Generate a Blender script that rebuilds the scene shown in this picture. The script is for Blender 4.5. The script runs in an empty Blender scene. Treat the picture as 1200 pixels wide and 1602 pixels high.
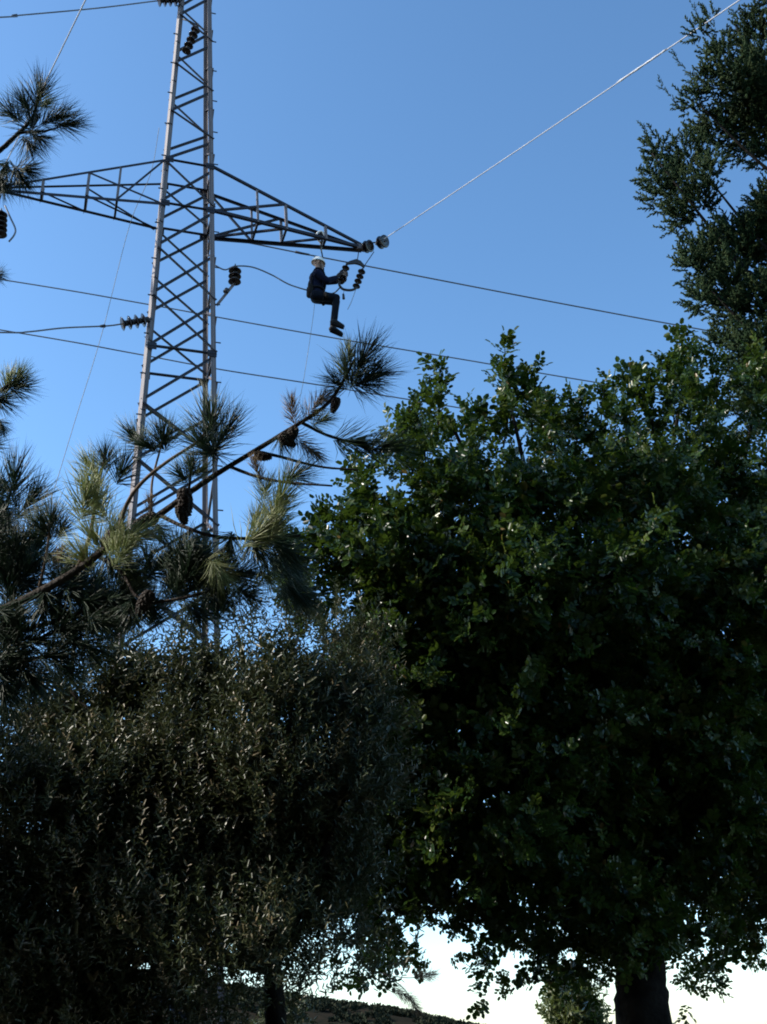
import bpy, bmesh, math, random
import numpy as np
from mathutils import Vector, Matrix

random.seed(7)
rng = np.random.default_rng(11)
scene = bpy.context.scene
col = scene.collection

# ------------------------------------------------------------------ camera
W, H, FOC = 1200.0, 1602.0, 1800.0
PITCH, ROLL = math.radians(25.5), -0.0422
CAM = Vector((0, 0, 1.6))
FW = Vector((0, math.cos(PITCH), math.sin(PITCH)))
_R = Vector((1, 0, 0)); _U = _R.cross(FW)
RT = _R * math.cos(ROLL) + _U * math.sin(ROLL)
UP = _U * math.cos(ROLL) - _R * math.sin(ROLL)
cd = bpy.data.cameras.new('camera')
cam = bpy.data.objects.new('camera', cd); col.objects.link(cam)
m = Matrix((RT, UP, -FW)).transposed().to_4x4(); m.translation = CAM
cam.matrix_world = m
cd.sensor_fit = 'AUTO'; cd.sensor_width = 36.0; cd.lens = FOC * 36.0 / H
cd.clip_start = 0.05; cd.clip_end = 5000
scene.camera = cam

# ------------------------------------------------------------------ sky, sun, exposure
SUN_AZ = math.radians(98)      # to the left of the view direction (+Y)
SUN_EL = math.radians(38)
world = bpy.data.worlds.new('World'); scene.world = world; world.use_nodes = True
nt = world.node_tree; nt.nodes.clear()
sky = nt.nodes.new('ShaderNodeTexSky'); sky.sky_type = 'NISHITA'; sky.sun_disc = False
sky.sun_elevation = SUN_EL; sky.sun_rotation = -SUN_AZ
sky.air_density = 1.0; sky.dust_density = 0.75; sky.ozone_density = 3.0; sky.altitude = 0
bg = nt.nodes.new('ShaderNodeBackground'); bg.inputs[1].default_value = 0.15
gm = nt.nodes.new('ShaderNodeGamma'); gm.inputs[1].default_value = 1.32      # deep, contrasty blue of the whole sky
hs = nt.nodes.new('ShaderNodeHueSaturation'); hs.inputs['Hue'].default_value = 0.489
out = nt.nodes.new('ShaderNodeOutputWorld')
nt.links.new(sky.outputs[0], gm.inputs[0]); nt.links.new(gm.outputs[0], hs.inputs['Color']); nt.links.new(hs.outputs[0], bg.inputs[0]); nt.links.new(bg.outputs[0], out.inputs[0])
sd = bpy.data.lights.new('sun', 'SUN'); sd.energy = 4.6; sd.angle = math.radians(0.53); sd.color = (1, 0.93, 0.82)
sun = bpy.data.objects.new('sun', sd); col.objects.link(sun)
SUNV = Vector((-math.sin(SUN_AZ) * math.cos(SUN_EL), math.cos(SUN_AZ) * math.cos(SUN_EL), math.sin(SUN_EL)))
sun.rotation_euler = SUNV.to_track_quat('Z', 'Y').to_euler()
vs = scene.view_settings
vs.view_transform = 'Standard'; vs.look = 'None'; vs.exposure = 0.4; vs.gamma = 1.0; vs.use_curve_mapping = False
scene.cycles.filter_width = 1.9      # soft small-sensor sharpness
scene.cycles.max_bounces = 6; scene.cycles.transparent_max_bounces = 4
scene.cycles.diffuse_bounces = 3; scene.cycles.glossy_bounces = 2; scene.cycles.transmission_bounces = 2

# ------------------------------------------------------------------ survey helpers
def at(px, py, Y):
    d = FW + RT * ((px - W / 2) / FOC) - UP * ((py - H / 2) / FOC)
    return CAM + d * (Y / d.y)

def link(o, parent=None):
    col.objects.link(o)
    if parent is not None:
        o.parent = parent
    return o

def tag(o, label=None, cat=None, group=None, kind=None):
    if label: o['label'] = label
    if cat: o['category'] = cat
    if group: o['group'] = group
    if kind: o['kind'] = kind
    return o

def empty(name, loc):
    o = bpy.data.objects.new(name, None); o.location = loc; o.empty_display_size = 0.1
    return link(o)

def obj(name, me, mat=None, parent=None, loc=None):
    o = bpy.data.objects.new(name, me)
    if mat is not None and not me.materials: me.materials.append(mat)
    if loc is not None: o.location = loc
    return link(o, parent)

# ------------------------------------------------------------------ mesh helpers
def np_mesh(name, verts, faces, tint=None, smooth=False):
    """verts (n,3); faces (m,k) all of one size"""
    verts = np.asarray(verts, dtype=np.float32); faces = np.asarray(faces, dtype=np.int32)
    me = bpy.data.meshes.new(name)
    me.vertices.add(len(verts)); me.vertices.foreach_set('co', verts.ravel())
    k = faces.shape[1]; n = len(faces)
    me.loops.add(n * k); me.loops.foreach_set('vertex_index', faces.ravel())
    me.polygons.add(n)
    me.polygons.foreach_set('loop_start', np.arange(0, n * k, k, dtype=np.int32))
    if smooth: me.polygons.foreach_set('use_smooth', np.ones(n, dtype=bool))
    if tint is not None:
        a = me.attributes.new('tint', 'FLOAT', 'FACE'); a.data.foreach_set('value', np.asarray(tint, dtype=np.float32))
    me.update(calc_edges=True); me.validate()
    return me

def unit(a):
    return a / np.maximum(np.linalg.norm(a, axis=-1, keepdims=True), 1e-9)

def catmull(pts, n=6):
    P = [Vector(p) for p in pts]
    if len(P) < 3: return [P[0].lerp(P[1], i / n) for i in range(n + 1)]
    P = [P[0] * 2 - P[1]] + P + [P[-1] * 2 - P[-2]]
    o = []
    for i in range(1, len(P) - 2):
        a, b, c, d = P[i - 1:i + 3]
        for j in range(n):
            t = j / n
            o.append(0.5 * ((2 * b) + (c - a) * t + (2 * a - 5 * b + 4 * c - d) * t * t + (3 * b - a - 3 * c + d) * t ** 3))
    o.append(P[-2]); return o

def tube(name, pts, r0, r1=None, seg=8, rough=0.0):
    """closed tapered tube along points"""
    r1 = r0 if r1 is None else r1
    n = len(pts); V = []; Fc = []
    up = Vector((0.13, 0.31, 0.94)); prev = None
    for i, p in enumerate(pts):
        t = (pts[min(i + 1, n - 1)] - pts[max(i - 1, 0)]).normalized()
        if prev is None:
            s = t.cross(up)
            if s.length < 1e-3: s = t.cross(Vector((1, 0, 0)))
            s.normalize()
        else:
            s = (prev - t * prev.dot(t)).normalized()
        prev = s; b = t.cross(s)
        r = r0 + (r1 - r0) * i / (n - 1)
        for k in range(seg):
            a = 2 * math.pi * k / seg
            rr = r * (1 + (random.uniform(-rough, rough) if rough else 0))
            V.append(p + (s * math.cos(a) + b * math.sin(a)) * rr)
    for i in range(n - 1):
        for k in range(seg):
            k2 = (k + 1) % seg
            Fc.append((i * seg + k, i * seg + k2, (i + 1) * seg + k2, (i + 1) * seg + k))
    Fc.append(tuple(range(seg - 1, -1, -1))); Fc.append(tuple((n - 1) * seg + k for k in range(seg)))
    me = bpy.data.meshes.new(name); me.from_pydata([tuple(v) for v in V], [], Fc)
    me.polygons.foreach_set('use_smooth', [len(f) == 4 for f in Fc]); me.update()
    return me

def lathe(name, prof, seg=16):
    V = []; Fc = []
    for r, z in prof:
        for k in range(seg):
            a = 2 * math.pi * k / seg; V.append((r * math.cos(a), r * math.sin(a), z))
    for i in range(len(prof) - 1):
        for k in range(seg):
            k2 = (k + 1) % seg
            Fc.append((i * seg + k, i * seg + k2, (i + 1) * seg + k2, (i + 1) * seg + k))
    Fc.append(tuple(range(seg - 1, -1, -1))); Fc.append(tuple((len(prof) - 1) * seg + k for k in range(seg)))
    me = bpy.data.meshes.new(name); me.from_pydata(V, [], Fc)
    me.polygons.foreach_set('use_smooth', [len(f) == 4 for f in Fc]); me.update()
    return me

def box_mesh(name, sx, sy, sz, bev=0.0):
    bm = bmesh.new(); bmesh.ops.create_cube(bm, size=1.0)
    bmesh.ops.scale(bm, vec=(sx, sy, sz), verts=bm.verts)
    if bev: bmesh.ops.bevel(bm, geom=bm.edges[:], offset=bev, segments=2, affect='EDGES')
    me = bpy.data.meshes.new(name); bm.to_mesh(me); bm.free(); return me

# ------------------------------------------------------------------ materials
def mat(name, base, rough=0.6, metal=0.0, var=None, scale=8.0, bump=0.0, bump_scale=40.0, spec=0.5, tint=None, transl=None, coords='Object'):
    """principled material; var = second colour mixed in by noise; tint = second colour mixed in by the per-leaf attribute"""
    mt = bpy.data.materials.new(name); mt.use_nodes = True
    n = mt.node_tree.nodes; l = mt.node_tree.links
    p = n['Principled BSDF']; o = n['Material Output']
    p.inputs['Roughness'].default_value = rough; p.inputs['Metallic'].default_value = metal
    p.inputs['Specular IOR Level'].default_value = spec
    p.inputs['Base Color'].default_value = (*base, 1)
    csock = None
    tc = n.new('ShaderNodeTexCoord')
    if var is not None:
        no = n.new('ShaderNodeTexNoise'); no.inputs['Scale'].default_value = scale; no.inputs['Detail'].default_value = 6
        l.new(tc.outputs[coords], no.inputs['Vector'])
        rp = n.new('ShaderNodeValToRGB'); rp.color_ramp.elements[0].position = 0.38; rp.color_ramp.elements[1].position = 0.66
        rp.color_ramp.elements[0].color = (*base, 1); rp.color_ramp.elements[1].color = (*var, 1)
        l.new(no.outputs[0], rp.inputs[0]); csock = rp.outputs[0]
    if tint is not None:
        at_ = n.new('ShaderNodeAttribute'); at_.attribute_name = 'tint'
        rp = n.new('ShaderNodeValToRGB'); cr = rp.color_ramp
        cr.elements[0].color = (*base, 1); cr.elements[0].position = 0.0
        cr.elements[1].color = (*tint[-1], 1); cr.elements[1].position = 1.0
        for i, c in enumerate(tint[:-1]):
            e = cr.elements.new((i + 1) / len(tint)); e.color = (*c, 1)
        l.new(at_.outputs['Fac'], rp.inputs[0]); csock = rp.outputs[0]
    if csock is not None: l.new(csock, p.inputs['Base Color'])
    if bump:
        nb = n.new('ShaderNodeTexNoise'); nb.inputs['Scale'].default_value = bump_scale; nb.inputs['Detail'].default_value = 5
        l.new(tc.outputs[coords], nb.inputs['Vector'])
        bp = n.new('ShaderNodeBump'); bp.inputs['Strength'].default_value = bump; bp.inputs['Distance'].default_value = 0.02
        l.new(nb.outputs[0], bp.inputs['Height']); l.new(bp.outputs[0], p.inputs['Normal'])
    if transl:
        tb = n.new('ShaderNodeBsdfTranslucent'); mx = n.new('ShaderNodeMixShader'); mx.inputs[0].default_value = transl[1]
        tb.inputs[0].default_value = (*transl[0], 1)
        l.new(p.outputs[0], mx.inputs[1]); l.new(tb.outputs[0], mx.inputs[2]); l.new(mx.outputs[0], o.inputs[0])
    return mt

M = {}
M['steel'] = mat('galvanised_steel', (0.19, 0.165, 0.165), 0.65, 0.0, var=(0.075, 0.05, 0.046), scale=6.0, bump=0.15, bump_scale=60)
M['brace_steel'] = mat('shaded_brace_steel', (0.032, 0.036, 0.05), 0.6, 0.0, var=(0.022, 0.02, 0.024), scale=4.0, bump=0.15, bump_scale=60, spec=0.2)  # darker, bluer copy of the leg steel; the braces' shade is in its colour
M['aluminium'] = mat('stranded_aluminium', (0.42, 0.42, 0.44), 0.55, 0.0, var=(0.30, 0.30, 0.32), scale=6)
M['old_wire'] = mat('oxidised_wire', (0.10, 0.11, 0.13), 0.5, 0.4, var=(0.16, 0.16, 0.17), scale=5)
M['rope'] = mat('rope_fibre', (0.30, 0.28, 0.24), 0.85, var=(0.20, 0.18, 0.15), scale=50, bump=0.4, bump_scale=200)
M['porcelain'] = mat('brown_glazed_porcelain', (0.014, 0.010, 0.011), 0.2, spec=0.4, var=(0.026, 0.015, 0.013), scale=12)
M['fitting'] = mat('forged_fitting', (0.04, 0.04, 0.045), 0.55, 0.0, var=(0.03, 0.025, 0.022), scale=20, spec=0.3)
M['bark'] = mat('carob_bark', (0.020, 0.017, 0.014), 0.95, var=(0.008, 0.007, 0.006), scale=9, bump=0.9, bump_scale=22, spec=0.05)
M['pine_bark'] = mat('pine_bark', (0.042, 0.030, 0.024), 0.9, var=(0.02, 0.016, 0.014), scale=30, bump=0.9, bump_scale=70)
M['twig'] = mat('pale_twig', (0.17, 0.12, 0.085), 0.85, var=(0.09, 0.065, 0.05), scale=30)
M['cone'] = mat('pine_cone', (0.030, 0.018, 0.012), 0.8, var=(0.016, 0.011, 0.008), scale=40)
M['needle'] = mat('pine_needles', (0.012, 0.034, 0.022), 0.45, tint=[(0.020, 0.050, 0.026), (0.040, 0.075, 0.030)], transl=((0.05, 0.11, 0.035), 0.12), spec=0.35)
M['pale_needle'] = mat('sunlit_pine_needles', (0.16, 0.20, 0.09), 0.5, tint=[(0.29, 0.34, 0.16), (0.52, 0.53, 0.32)], transl=((0.45, 0.52, 0.22), 0.38))  # paler copy of the needles, with sunlight on the tufts put into the colour
M['dry_needle'] = mat('dry_pine_needles', (0.15, 0.10, 0.06), 0.6, tint=[(0.22, 0.16, 0.10), (0.30, 0.23, 0.15)], transl=((0.28, 0.19, 0.10), 0.2))
M['carob'] = mat('carob_leaves', (0.009, 0.024, 0.006), 0.26, tint=[(0.018, 0.040, 0.009), (0.050, 0.080, 0.016), (0.13, 0.085, 0.025)], transl=((0.10, 0.17, 0.02), 0.16), spec=0.2)
M['olive'] = mat('olive_leaves', (0.022, 0.035, 0.015), 0.33, tint=[(0.040, 0.054, 0.022), (0.085, 0.090, 0.045), (0.21, 0.16, 0.09)], transl=((0.11, 0.13, 0.05), 0.12), spec=0.25)
M['cypress'] = mat('cypress_sprays', (0.008, 0.022, 0.007), 0.75, tint=[(0.014, 0.032, 0.009), (0.040, 0.054, 0.015)], transl=((0.04, 0.07, 0.02), 0.08), spec=0.15)
M['shrub'] = mat('sunny_shrub_leaves', (0.04, 0.065, 0.018), 0.5, tint=[(0.075, 0.095, 0.03), (0.15, 0.15, 0.06)], transl=((0.2, 0.25, 0.06), 0.25))
M['ground'] = mat('dry_ground', (0.060, 0.050, 0.034), 0.95, var=(0.032, 0.036, 0.02), scale=0.6, bump=0.6, bump_scale=6)
M['hill'] = mat('dry_hillside', (0.026, 0.021, 0.015), 0.95, var=(0.014, 0.015, 0.011), scale=0.5, bump=0.8, bump_scale=0.9, spec=0.0)
M['scrub'] = mat('hill_scrub', (0.016, 0.020, 0.013), 0.9, tint=[(0.022, 0.027, 0.016), (0.034, 0.034, 0.021)], spec=0.05)
M['skin'] = mat('skin', (0.26, 0.15, 0.10), 0.6)
M['shirt'] = mat('navy_work_shirt', (0.005, 0.007, 0.020), 0.9, var=(0.008, 0.011, 0.028), scale=25, bump=0.4, bump_scale=30, spec=0.1)
M['trousers'] = mat('dark_work_trousers', (0.005, 0.007, 0.013), 0.9, var=(0.008, 0.011, 0.017), scale=25, bump=0.4, bump_scale=30, spec=0.1)
M['boot'] = mat('black_boot_leather', (0.007, 0.006, 0.006), 0.6, bump=0.2, spec=0.2)
M['helmet'] = mat('white_helmet_plastic', (0.78, 0.77, 0.72), 0.35)
M['webbing'] = mat('harness_webbing', (0.010, 0.010, 0.012), 0.9, spec=0.1)
M['glove'] = mat('work_glove', (0.025, 0.018, 0.016), 0.9)
M['hair'] = mat('dark_hair', (0.015, 0.011, 0.009), 0.6)
M['bag'] = mat('canvas_tool_bag', (0.014, 0.013, 0.012), 0.9, spec=0.1)

# ------------------------------------------------------------------ ground and hill
def ground():
    n = 60; xs = np.linspace(-1, 1, n); g = np.sign(xs) * np.abs(xs) ** 3 * 2500
    X, Y = np.meshgrid(g, g + 20)
    Z = 0.05 * np.sin(X * 0.7) * np.cos(Y * 0.6) * np.exp(-((X / 60) ** 2 + (Y / 60) ** 2))
    V = np.stack([X, Y, Z], -1).reshape(-1, 3)
    i = np.arange(n - 1); I, J = np.meshgrid(i, i); q = (J * n + I).ravel()
    return np_mesh('ground', V, np.stack([q, q + 1, q + n + 1, q + n], 1), smooth=True)
tag(obj('ground', ground(), M['ground']), kind='structure')

HY = 170.0
RIDGE = [(-900, 1440), (-200, 1500), (250, 1528), (450, 1562), (520, 1573), (600, 1582), (660, 1593), (740, 1610), (860, 1640), (1100, 1680), (1600, 1700)]
def ridge_z(x):
    pts = [at(px, py, HY) for px, py in RIDGE]
    return np.interp(x, [p.x for p in pts], [p.z for p in pts])
def hill():
    nx, ny = 200, 40
    xs = np.linspace(-120, 120, nx); ys = np.linspace(HY - 70, HY + 90, ny)
    X, Y = np.meshgrid(xs, ys)
    prof = np.exp(-((Y - HY) / 42.0) ** 2)
    Z = (ridge_z(X) + 0.6) * prof - 0.6 + 0.25 * np.sin(X * 0.5 + Y * 0.3) * prof + 0.2 * np.sin(X * 1.1) * np.cos(Y * 0.8) * prof
    V = np.stack([X, Y, Z], -1).reshape(-1, 3)
    I, J = np.meshgrid(np.arange(nx - 1), np.arange(ny - 1)); q = (J * nx + I).ravel()
    return np_mesh('hill', V, np.stack([q, q + 1, q + nx + 1, q + nx], 1), smooth=True)
tag(obj('hill', hill(), M['hill']), kind='structure')

def leaf_arrays(P, D, S, L, Wd, fold=0.25, curl=0.12):
    """one folded oval blade per row: 6 verts, 2 quads"""
    P, D, S = map(np.asarray, (P, D, S)); D = unit(D)
    S = unit(S - D * np.sum(S * D, 1, keepdims=True)); N = np.cross(D, S)
    L = np.asarray(L)[:, None]; Wd = np.asarray(Wd)[:, None]
    v = np.empty((len(P), 6, 3))
    v[:, 0] = P
    v[:, 1] = P + D * L * 0.27 + S * Wd * 0.47 + N * Wd * fold
    v[:, 2] = P + D * L * 0.80 + S * Wd * 0.42 + N * (Wd * fold - L * curl * 0.5)
    v[:, 3] = P + D * L - N * L * curl
    v[:, 4] = P + D * L * 0.80 - S * Wd * 0.42 + N * (Wd * fold - L * curl * 0.5)
    v[:, 5] = P + D * L * 0.27 - S * Wd * 0.47 + N * Wd * fold
    b = np.arange(len(P))[:, None] * 6
    f = np.stack([b + [[0, 1, 2, 3]], b + [[0, 3, 4, 5]]], 1).reshape(-1, 4)
    return v.reshape(-1, 3), f

def rnd_dir(n):
    return unit(rng.normal(size=(n, 3)))

def hill_scrub():
    n = 1500
    x = rng.uniform(-70, 45, n); y = HY + rng.normal(0, 14, n) - 6
    prof = np.exp(-((y - HY) / 42.0) ** 2); z = (ridge_z(x) + 0.6) * prof - 0.6
    r = rng.uniform(0.25, 0.75, n); C = np.stack([x, y, z], 1)
    k = 60; d = rnd_dir(n * k); d[:, 2] = np.abs(d[:, 2])
    P = np.repeat(C, k, 0) + d * np.repeat(r, k)[:, None] * rng.uniform(0.5, 1.0, (n * k, 1)) * [1.2, 1.2, 0.8]
    v, f = leaf_arrays(P, d + rnd_dir(n * k) * 0.7, rnd_dir(n * k), rng.uniform(0.3, 0.6, n * k), rng.uniform(0.2, 0.4, n * k))
    return np_mesh('scrub', v, f, np.repeat(rng.random(n * k), 2))
tag(obj('scrub', hill_scrub(), M['scrub']), 'dark low scrub dotted over the brown hillside ridge', 'scrub', kind='stuff')

# ------------------------------------------------------------------ lattice tower
TX, TY, YAW = -3.068, 15.0, 0.3125
BASE = Vector((TX, TY, 0))
EX = Vector((math.cos(YAW), math.sin(YAW), 0)); EY = Vector((-math.sin(YAW), math.cos(YAW), 0)); EZ = Vector((0, 0, 1))
ZT, ZB, ZTOP = 15.17, 14.232, 21.0
def leg_pt(n, z):
    w = (1.114 + 0.062 * (10 - z)) / 2
    sx = -1 if n[1] == 'L' else 1; sy = -1 if n[0] == 'N' else 1
    return Vector((TX, TY, z)) + EX * (w * sx) + EY * (w * sy * 0.822)

def angle_mesh(name, t):
    """unit steel angle: flanges along +x and +y, 1 long along z, thickness t (of flange width)"""
    p = [(0, 0), (1, 0), (1, t), (t, t), (t, 1), (0, 1)]
    V = [(x, y, z) for z in (0, 1) for x, y in p]
    Fc = [tuple(range(5, -1, -1)), tuple(range(6, 12))] + [(i, (i + 1) % 6, (i + 1) % 6 + 6, i + 6) for i in range(6)]
    me = bpy.data.meshes.new(name); me.from_pydata(V, [], Fc); me.update(); return me
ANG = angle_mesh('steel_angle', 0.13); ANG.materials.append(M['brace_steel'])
ANGL = angle_mesh('leg_angle', 0.13); ANGL.materials.append(M['steel'])  # paler leg steel, also lends some braces and struts a sunlit tone

def angle(name, a, b, flange_dir, parent, size, me=ANG, base=BASE):
    """steel angle from a to b; first flange lies along flange_dir, second is perpendicular to it"""
    z = (b - a); L = z.length; z.normalize()
    x = (flange_dir - z * flange_dir.dot(z)).normalized(); y = z.cross(x)
    o = bpy.data.objects.new(name, me)
    mm = Matrix((x * size, y * size, z * L)).transposed().to_4x4(); mm.translation = a - base
    o.parent = parent; o.matrix_local = mm
    col.objects.link(o); return o

tower = empty('lattice_tower', BASE)
tag(tower, 'tall tapering galvanised steel lattice power tower with two pointed cross arms', 'tower')
for n in ('NL', 'NR', 'FL', 'FR'):
    sx = 1 if n[1] == 'L' else -1; sy = 1 if n[0] == 'N' else -1
    fd = EX * sx if sx * sy > 0 else EY * sy      # keeps both flanges turned inwards
    if n[1] == 'L':
        rot = Matrix.Rotation(math.radians(28), 3, 'Z'); fd = rot @ fd
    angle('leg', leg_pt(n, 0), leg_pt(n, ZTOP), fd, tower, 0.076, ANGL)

NEAR = [('L', 17.41, 'R', 16.9), ('R', 16.9, 'L', 16.28), ('L', 16.28, 'R', 15.79), ('R', 15.73, 'L', 15.19), ('R', 18.03, 'L', 17.44), ('L', 18.64, 'R', 18.11), ('R', 19.26, 'L', 18.64), ('L', 15.12, 'R', 14.3), ('L', 13.31, 'R', 12.43), ('L', 12.37, 'R', 11.45), ('R', 13.31, 'L', 12.42), ('R', 12.36, 'L', 11.42), ('R', 11.39, 'L', 10.46), ('L', 10.4, 'R', 9.57), ('R', 10.36, 'L', 9.47), ('R', 14.2, 'L', 13.36), ('R', 15.1, 'L', 14.28)]
FAR = [('L', 18.16, 'R', 17.56), ('R', 17.56, 'L', 17.03), ('L', 17.03, 'R', 16.39), ('R', 16.39, 'L', 15.89), ('R', 18.77, 'L', 18.16), ('L', 15.1, 'R', 14.42), ('L', 14.2, 'R', 13.42), ('L', 13.27, 'R', 12.48), ('L', 12.3, 'R', 11.52), ('R', 14.23, 'L', 13.51), ('R', 13.35, 'L', 12.55), ('R', 12.42, 'L', 11.55), ('R', 11.44, 'L', 10.58), ('L', 10.9, 'R', 10.16), ('R', 15.1, 'L', 14.4), ('L', 19.3, 'R', 18.78)]
z = 9.45
while z > 1.0:
    NEAR += [('L', z, 'R', z - 0.95), ('R', z, 'L', z - 0.95)]; FAR += [('L', z + .5, 'R', z - 0.4), ('R', z + .5, 'L', z - 0.4)]
    z -= 0.95
for za in (19.9, 20.5): NEAR += [('L', za, 'R', za - 0.6)]; FAR += [('R', za, 'L', za - 0.6)]
for face, lst in (('N', NEAR), ('F', FAR)):
    off = EY * (0.012 if face == 'N' else -0.012)
    for i, (a, za, b, zb) in enumerate(lst):
        o2 = off * (1.0 if a == 'L' else 1.9)
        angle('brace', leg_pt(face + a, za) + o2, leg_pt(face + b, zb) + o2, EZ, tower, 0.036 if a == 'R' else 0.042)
for zz in (11.42, 15.17, 14.232, 6.5, 3.2):
    for face in 'NF':
        off = EY * (0.03 if face == 'N' else -0.03)
        angle('horizontal_brace', leg_pt(face + 'L', zz) + off, leg_pt(face + 'R', zz) + off, EZ, tower, 0.05)
    for s in 'LR':
        off = EX * (0.03 if s == 'L' else -0.03)
        angle('horizontal_brace', leg_pt('N' + s, zz) + off, leg_pt('F' + s, zz) + off, EZ, tower, 0.045)
for s in 'LR':                                       # side faces: single zigzag
    off = EX * (0.012 if s == 'L' else -0.012)
    z = 20.6; flip = s == 'L'
    while z > 1.2:
        st = 0.42 + 0.035 * (20.6 - z) * 0.6
        a, b = ('N', 'F') if flip else ('F', 'N')
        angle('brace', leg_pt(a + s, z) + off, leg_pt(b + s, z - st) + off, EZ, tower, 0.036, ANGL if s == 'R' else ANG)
        z -= st; flip = not flip
bolt = tube('step_bolt', [Vector((0, 0, 0)), Vector((0, 0, 0.055)), Vector((0, 0, 0.058)), Vector((0, 0, 0.075))], 0.011, 0.011, 6)
bolt.materials.append(M['fitting'])
for n, d in (('NL', -EX), ('NR', EX)):
    z = 3.0
    while z < 20.5:
        o = obj('step_bolt', bolt, None, tower, leg_pt(n, z) - BASE)
        o.rotation_euler = (d).to_track_quat('Z', 'Y').to_euler(); z += 0.72
plate = box_mesh('gusset_plate', 0.14, 0.008, 0.12, 0.002); plate.materials.append(M['brace_steel'])
for n in ('NL', 'NR', 'FL', 'FR'):
    for zz in (ZT, ZB, 11.42):
        sx = 1 if n[1] == 'L' else -1; sy = -1 if n[0] == 'N' else 1
        o = obj('gusset_plate', plate, None, tower, leg_pt(n, zz) - BASE + EX * (0.06 * sx) + EY * (0.01 * sy)); o.rotation_euler = (0, 0, YAW)

TIP = {}
for s, L in (('R', 3.03), ('L', 2.96)):
    sg = 1 if s == 'R' else -1
    tip = Vector((TX, TY, ZB)) + EX * (L * sg); TIP[s] = tip
    ch = {}
    for face in 'NF':
        t0, b0 = leg_pt(face + s, ZT), leg_pt(face + s, ZB)
        fo = EY * (-0.035 if face == 'N' else 0.035)
        ch[face + 't'] = (t0, tip + EZ * 0.05 + fo); ch[face + 'b'] = (b0, tip + fo)
        angle('arm_tie', *ch[face + 't'], EY if face == 'N' else -EY, tower, 0.042)
        angle('arm_chord', *ch[face + 'b'], EY if face == 'N' else -EY, tower, 0.052)
    P = lambda k, t: ch[k][0].lerp(ch[k][1], t)
    st = (0.28, 0.47, 0.74)
    for t in st:
        for face in 'NF':
            angle('arm_strut', P(face + 'b', t), P(face + 't', t), EX, tower, 0.036 if t < .3 else 0.045, ANGL)
        angle('arm_strut', P('Nb', t), P('Fb', t), EZ, tower, 0.036)
    for face in 'NF':
        angle('arm_diagonal', P(face + 'b', 0.01) + EZ * .01, P(face + 't', st[1]), EY, tower, 0.036)
        angle('arm_diagonal', P(face + 't', 0.01), P(face + 'b', st[0]), EY, tower, 0.034) if (face == 'N') == (s == 'L') else None
    angle('arm_diagonal', P('Fb', 0.02) + EZ * .012, P('Nb', st[1]), EX, tower, 0.036)
    angle('arm_diagonal', P('Fb', st[1]) + EZ * .012, P('Nb', st[2]), EX, tower, 0.034)
    pl = obj('tip_plate', box_mesh('tip_plate', 0.22, 0.085, 0.10, 0.006), M['steel'], tower, tip - BASE + EX * (0.02 * sg) + EZ * 0.02)
    pl.rotation_euler = (0, 0, YAW)

# ------------------------------------------------------------------ insulators and wires
disc_prof = [(0.012, 0.075), (0.038, 0.072), (0.042, 0.03), (0.060, 0.022), (0.105, -0.004), (0.108, -0.016), (0.092, -0.012), (0.080, -0.026), (0.066, -0.012), (0.050, -0.024), (0.030, -0.012), (0.012, -0.03)]
DISC = lathe('porcelain_disc', disc_prof[::-1], 18); DISC.materials.append(M['porcelain'])
CAPM = lathe('metal_cap', [(0.010, 0.02), (0.044, 0.022), (0.046, 0.06), (0.034, 0.078), (0.014, 0.082), (0.012, 0.105)], 12); CAPM.materials.append(M['fitting'])
def insulator(a, b, n, label, scale=1.0, name='insulator_string'):
    """string of discs running from a (upper end) to b"""
    d = (b - a); L = d.length; d.normalize()
    root = empty(name, a); tag(root, label, 'insulator', 'insulators on the power tower')
    q = (-d).to_track_quat('Z', 'Y').to_euler()
    pitch = L / n
    for i in range(n):
        p = d * (pitch * (i + 0.75))
        o = obj('disc', DISC, None, root, p); o.rotation_euler = q; o.scale = (scale, scale, scale * pitch / 0.10)
        c = obj('cap', CAPM, None, root, p); c.rotation_euler = q; c.scale = (scale, scale, scale * pitch / 0.10)
    obj('pin', tube('pin', [Vector((0, 0, 0)) - d * 0.05, d * L * 0.5, d * (L + 0.04)], 0.010, 0.010, 6), M['fitting'], root)
    return root

def wire(name, pts, r, mt, label, cat='wire', n=8, group=None):
    P = catmull(pts, n); base = P[0].copy()
    o = obj(name, tube(name, [p - base for p in P], r, r, 8), mt, None, base)
    tag(o, label, cat, group); return o, P

def arm_plane(px, py, v=0.0):
    """point on the vertical plane through the cross arm (offset v along EY) seen at this spot"""
    d = FW + RT * ((px - W / 2) / FOC) - UP * ((py - H / 2) / FOC)
    A = Vector((TX, TY, 0)) + EY * v
    return CAM + d * ((A - CAM).dot(EY) / d.dot(EY))

CV = -(at(-366, 1029, 10) - CAM).normalized()     # direction of the conductors that come down towards the viewer
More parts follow.
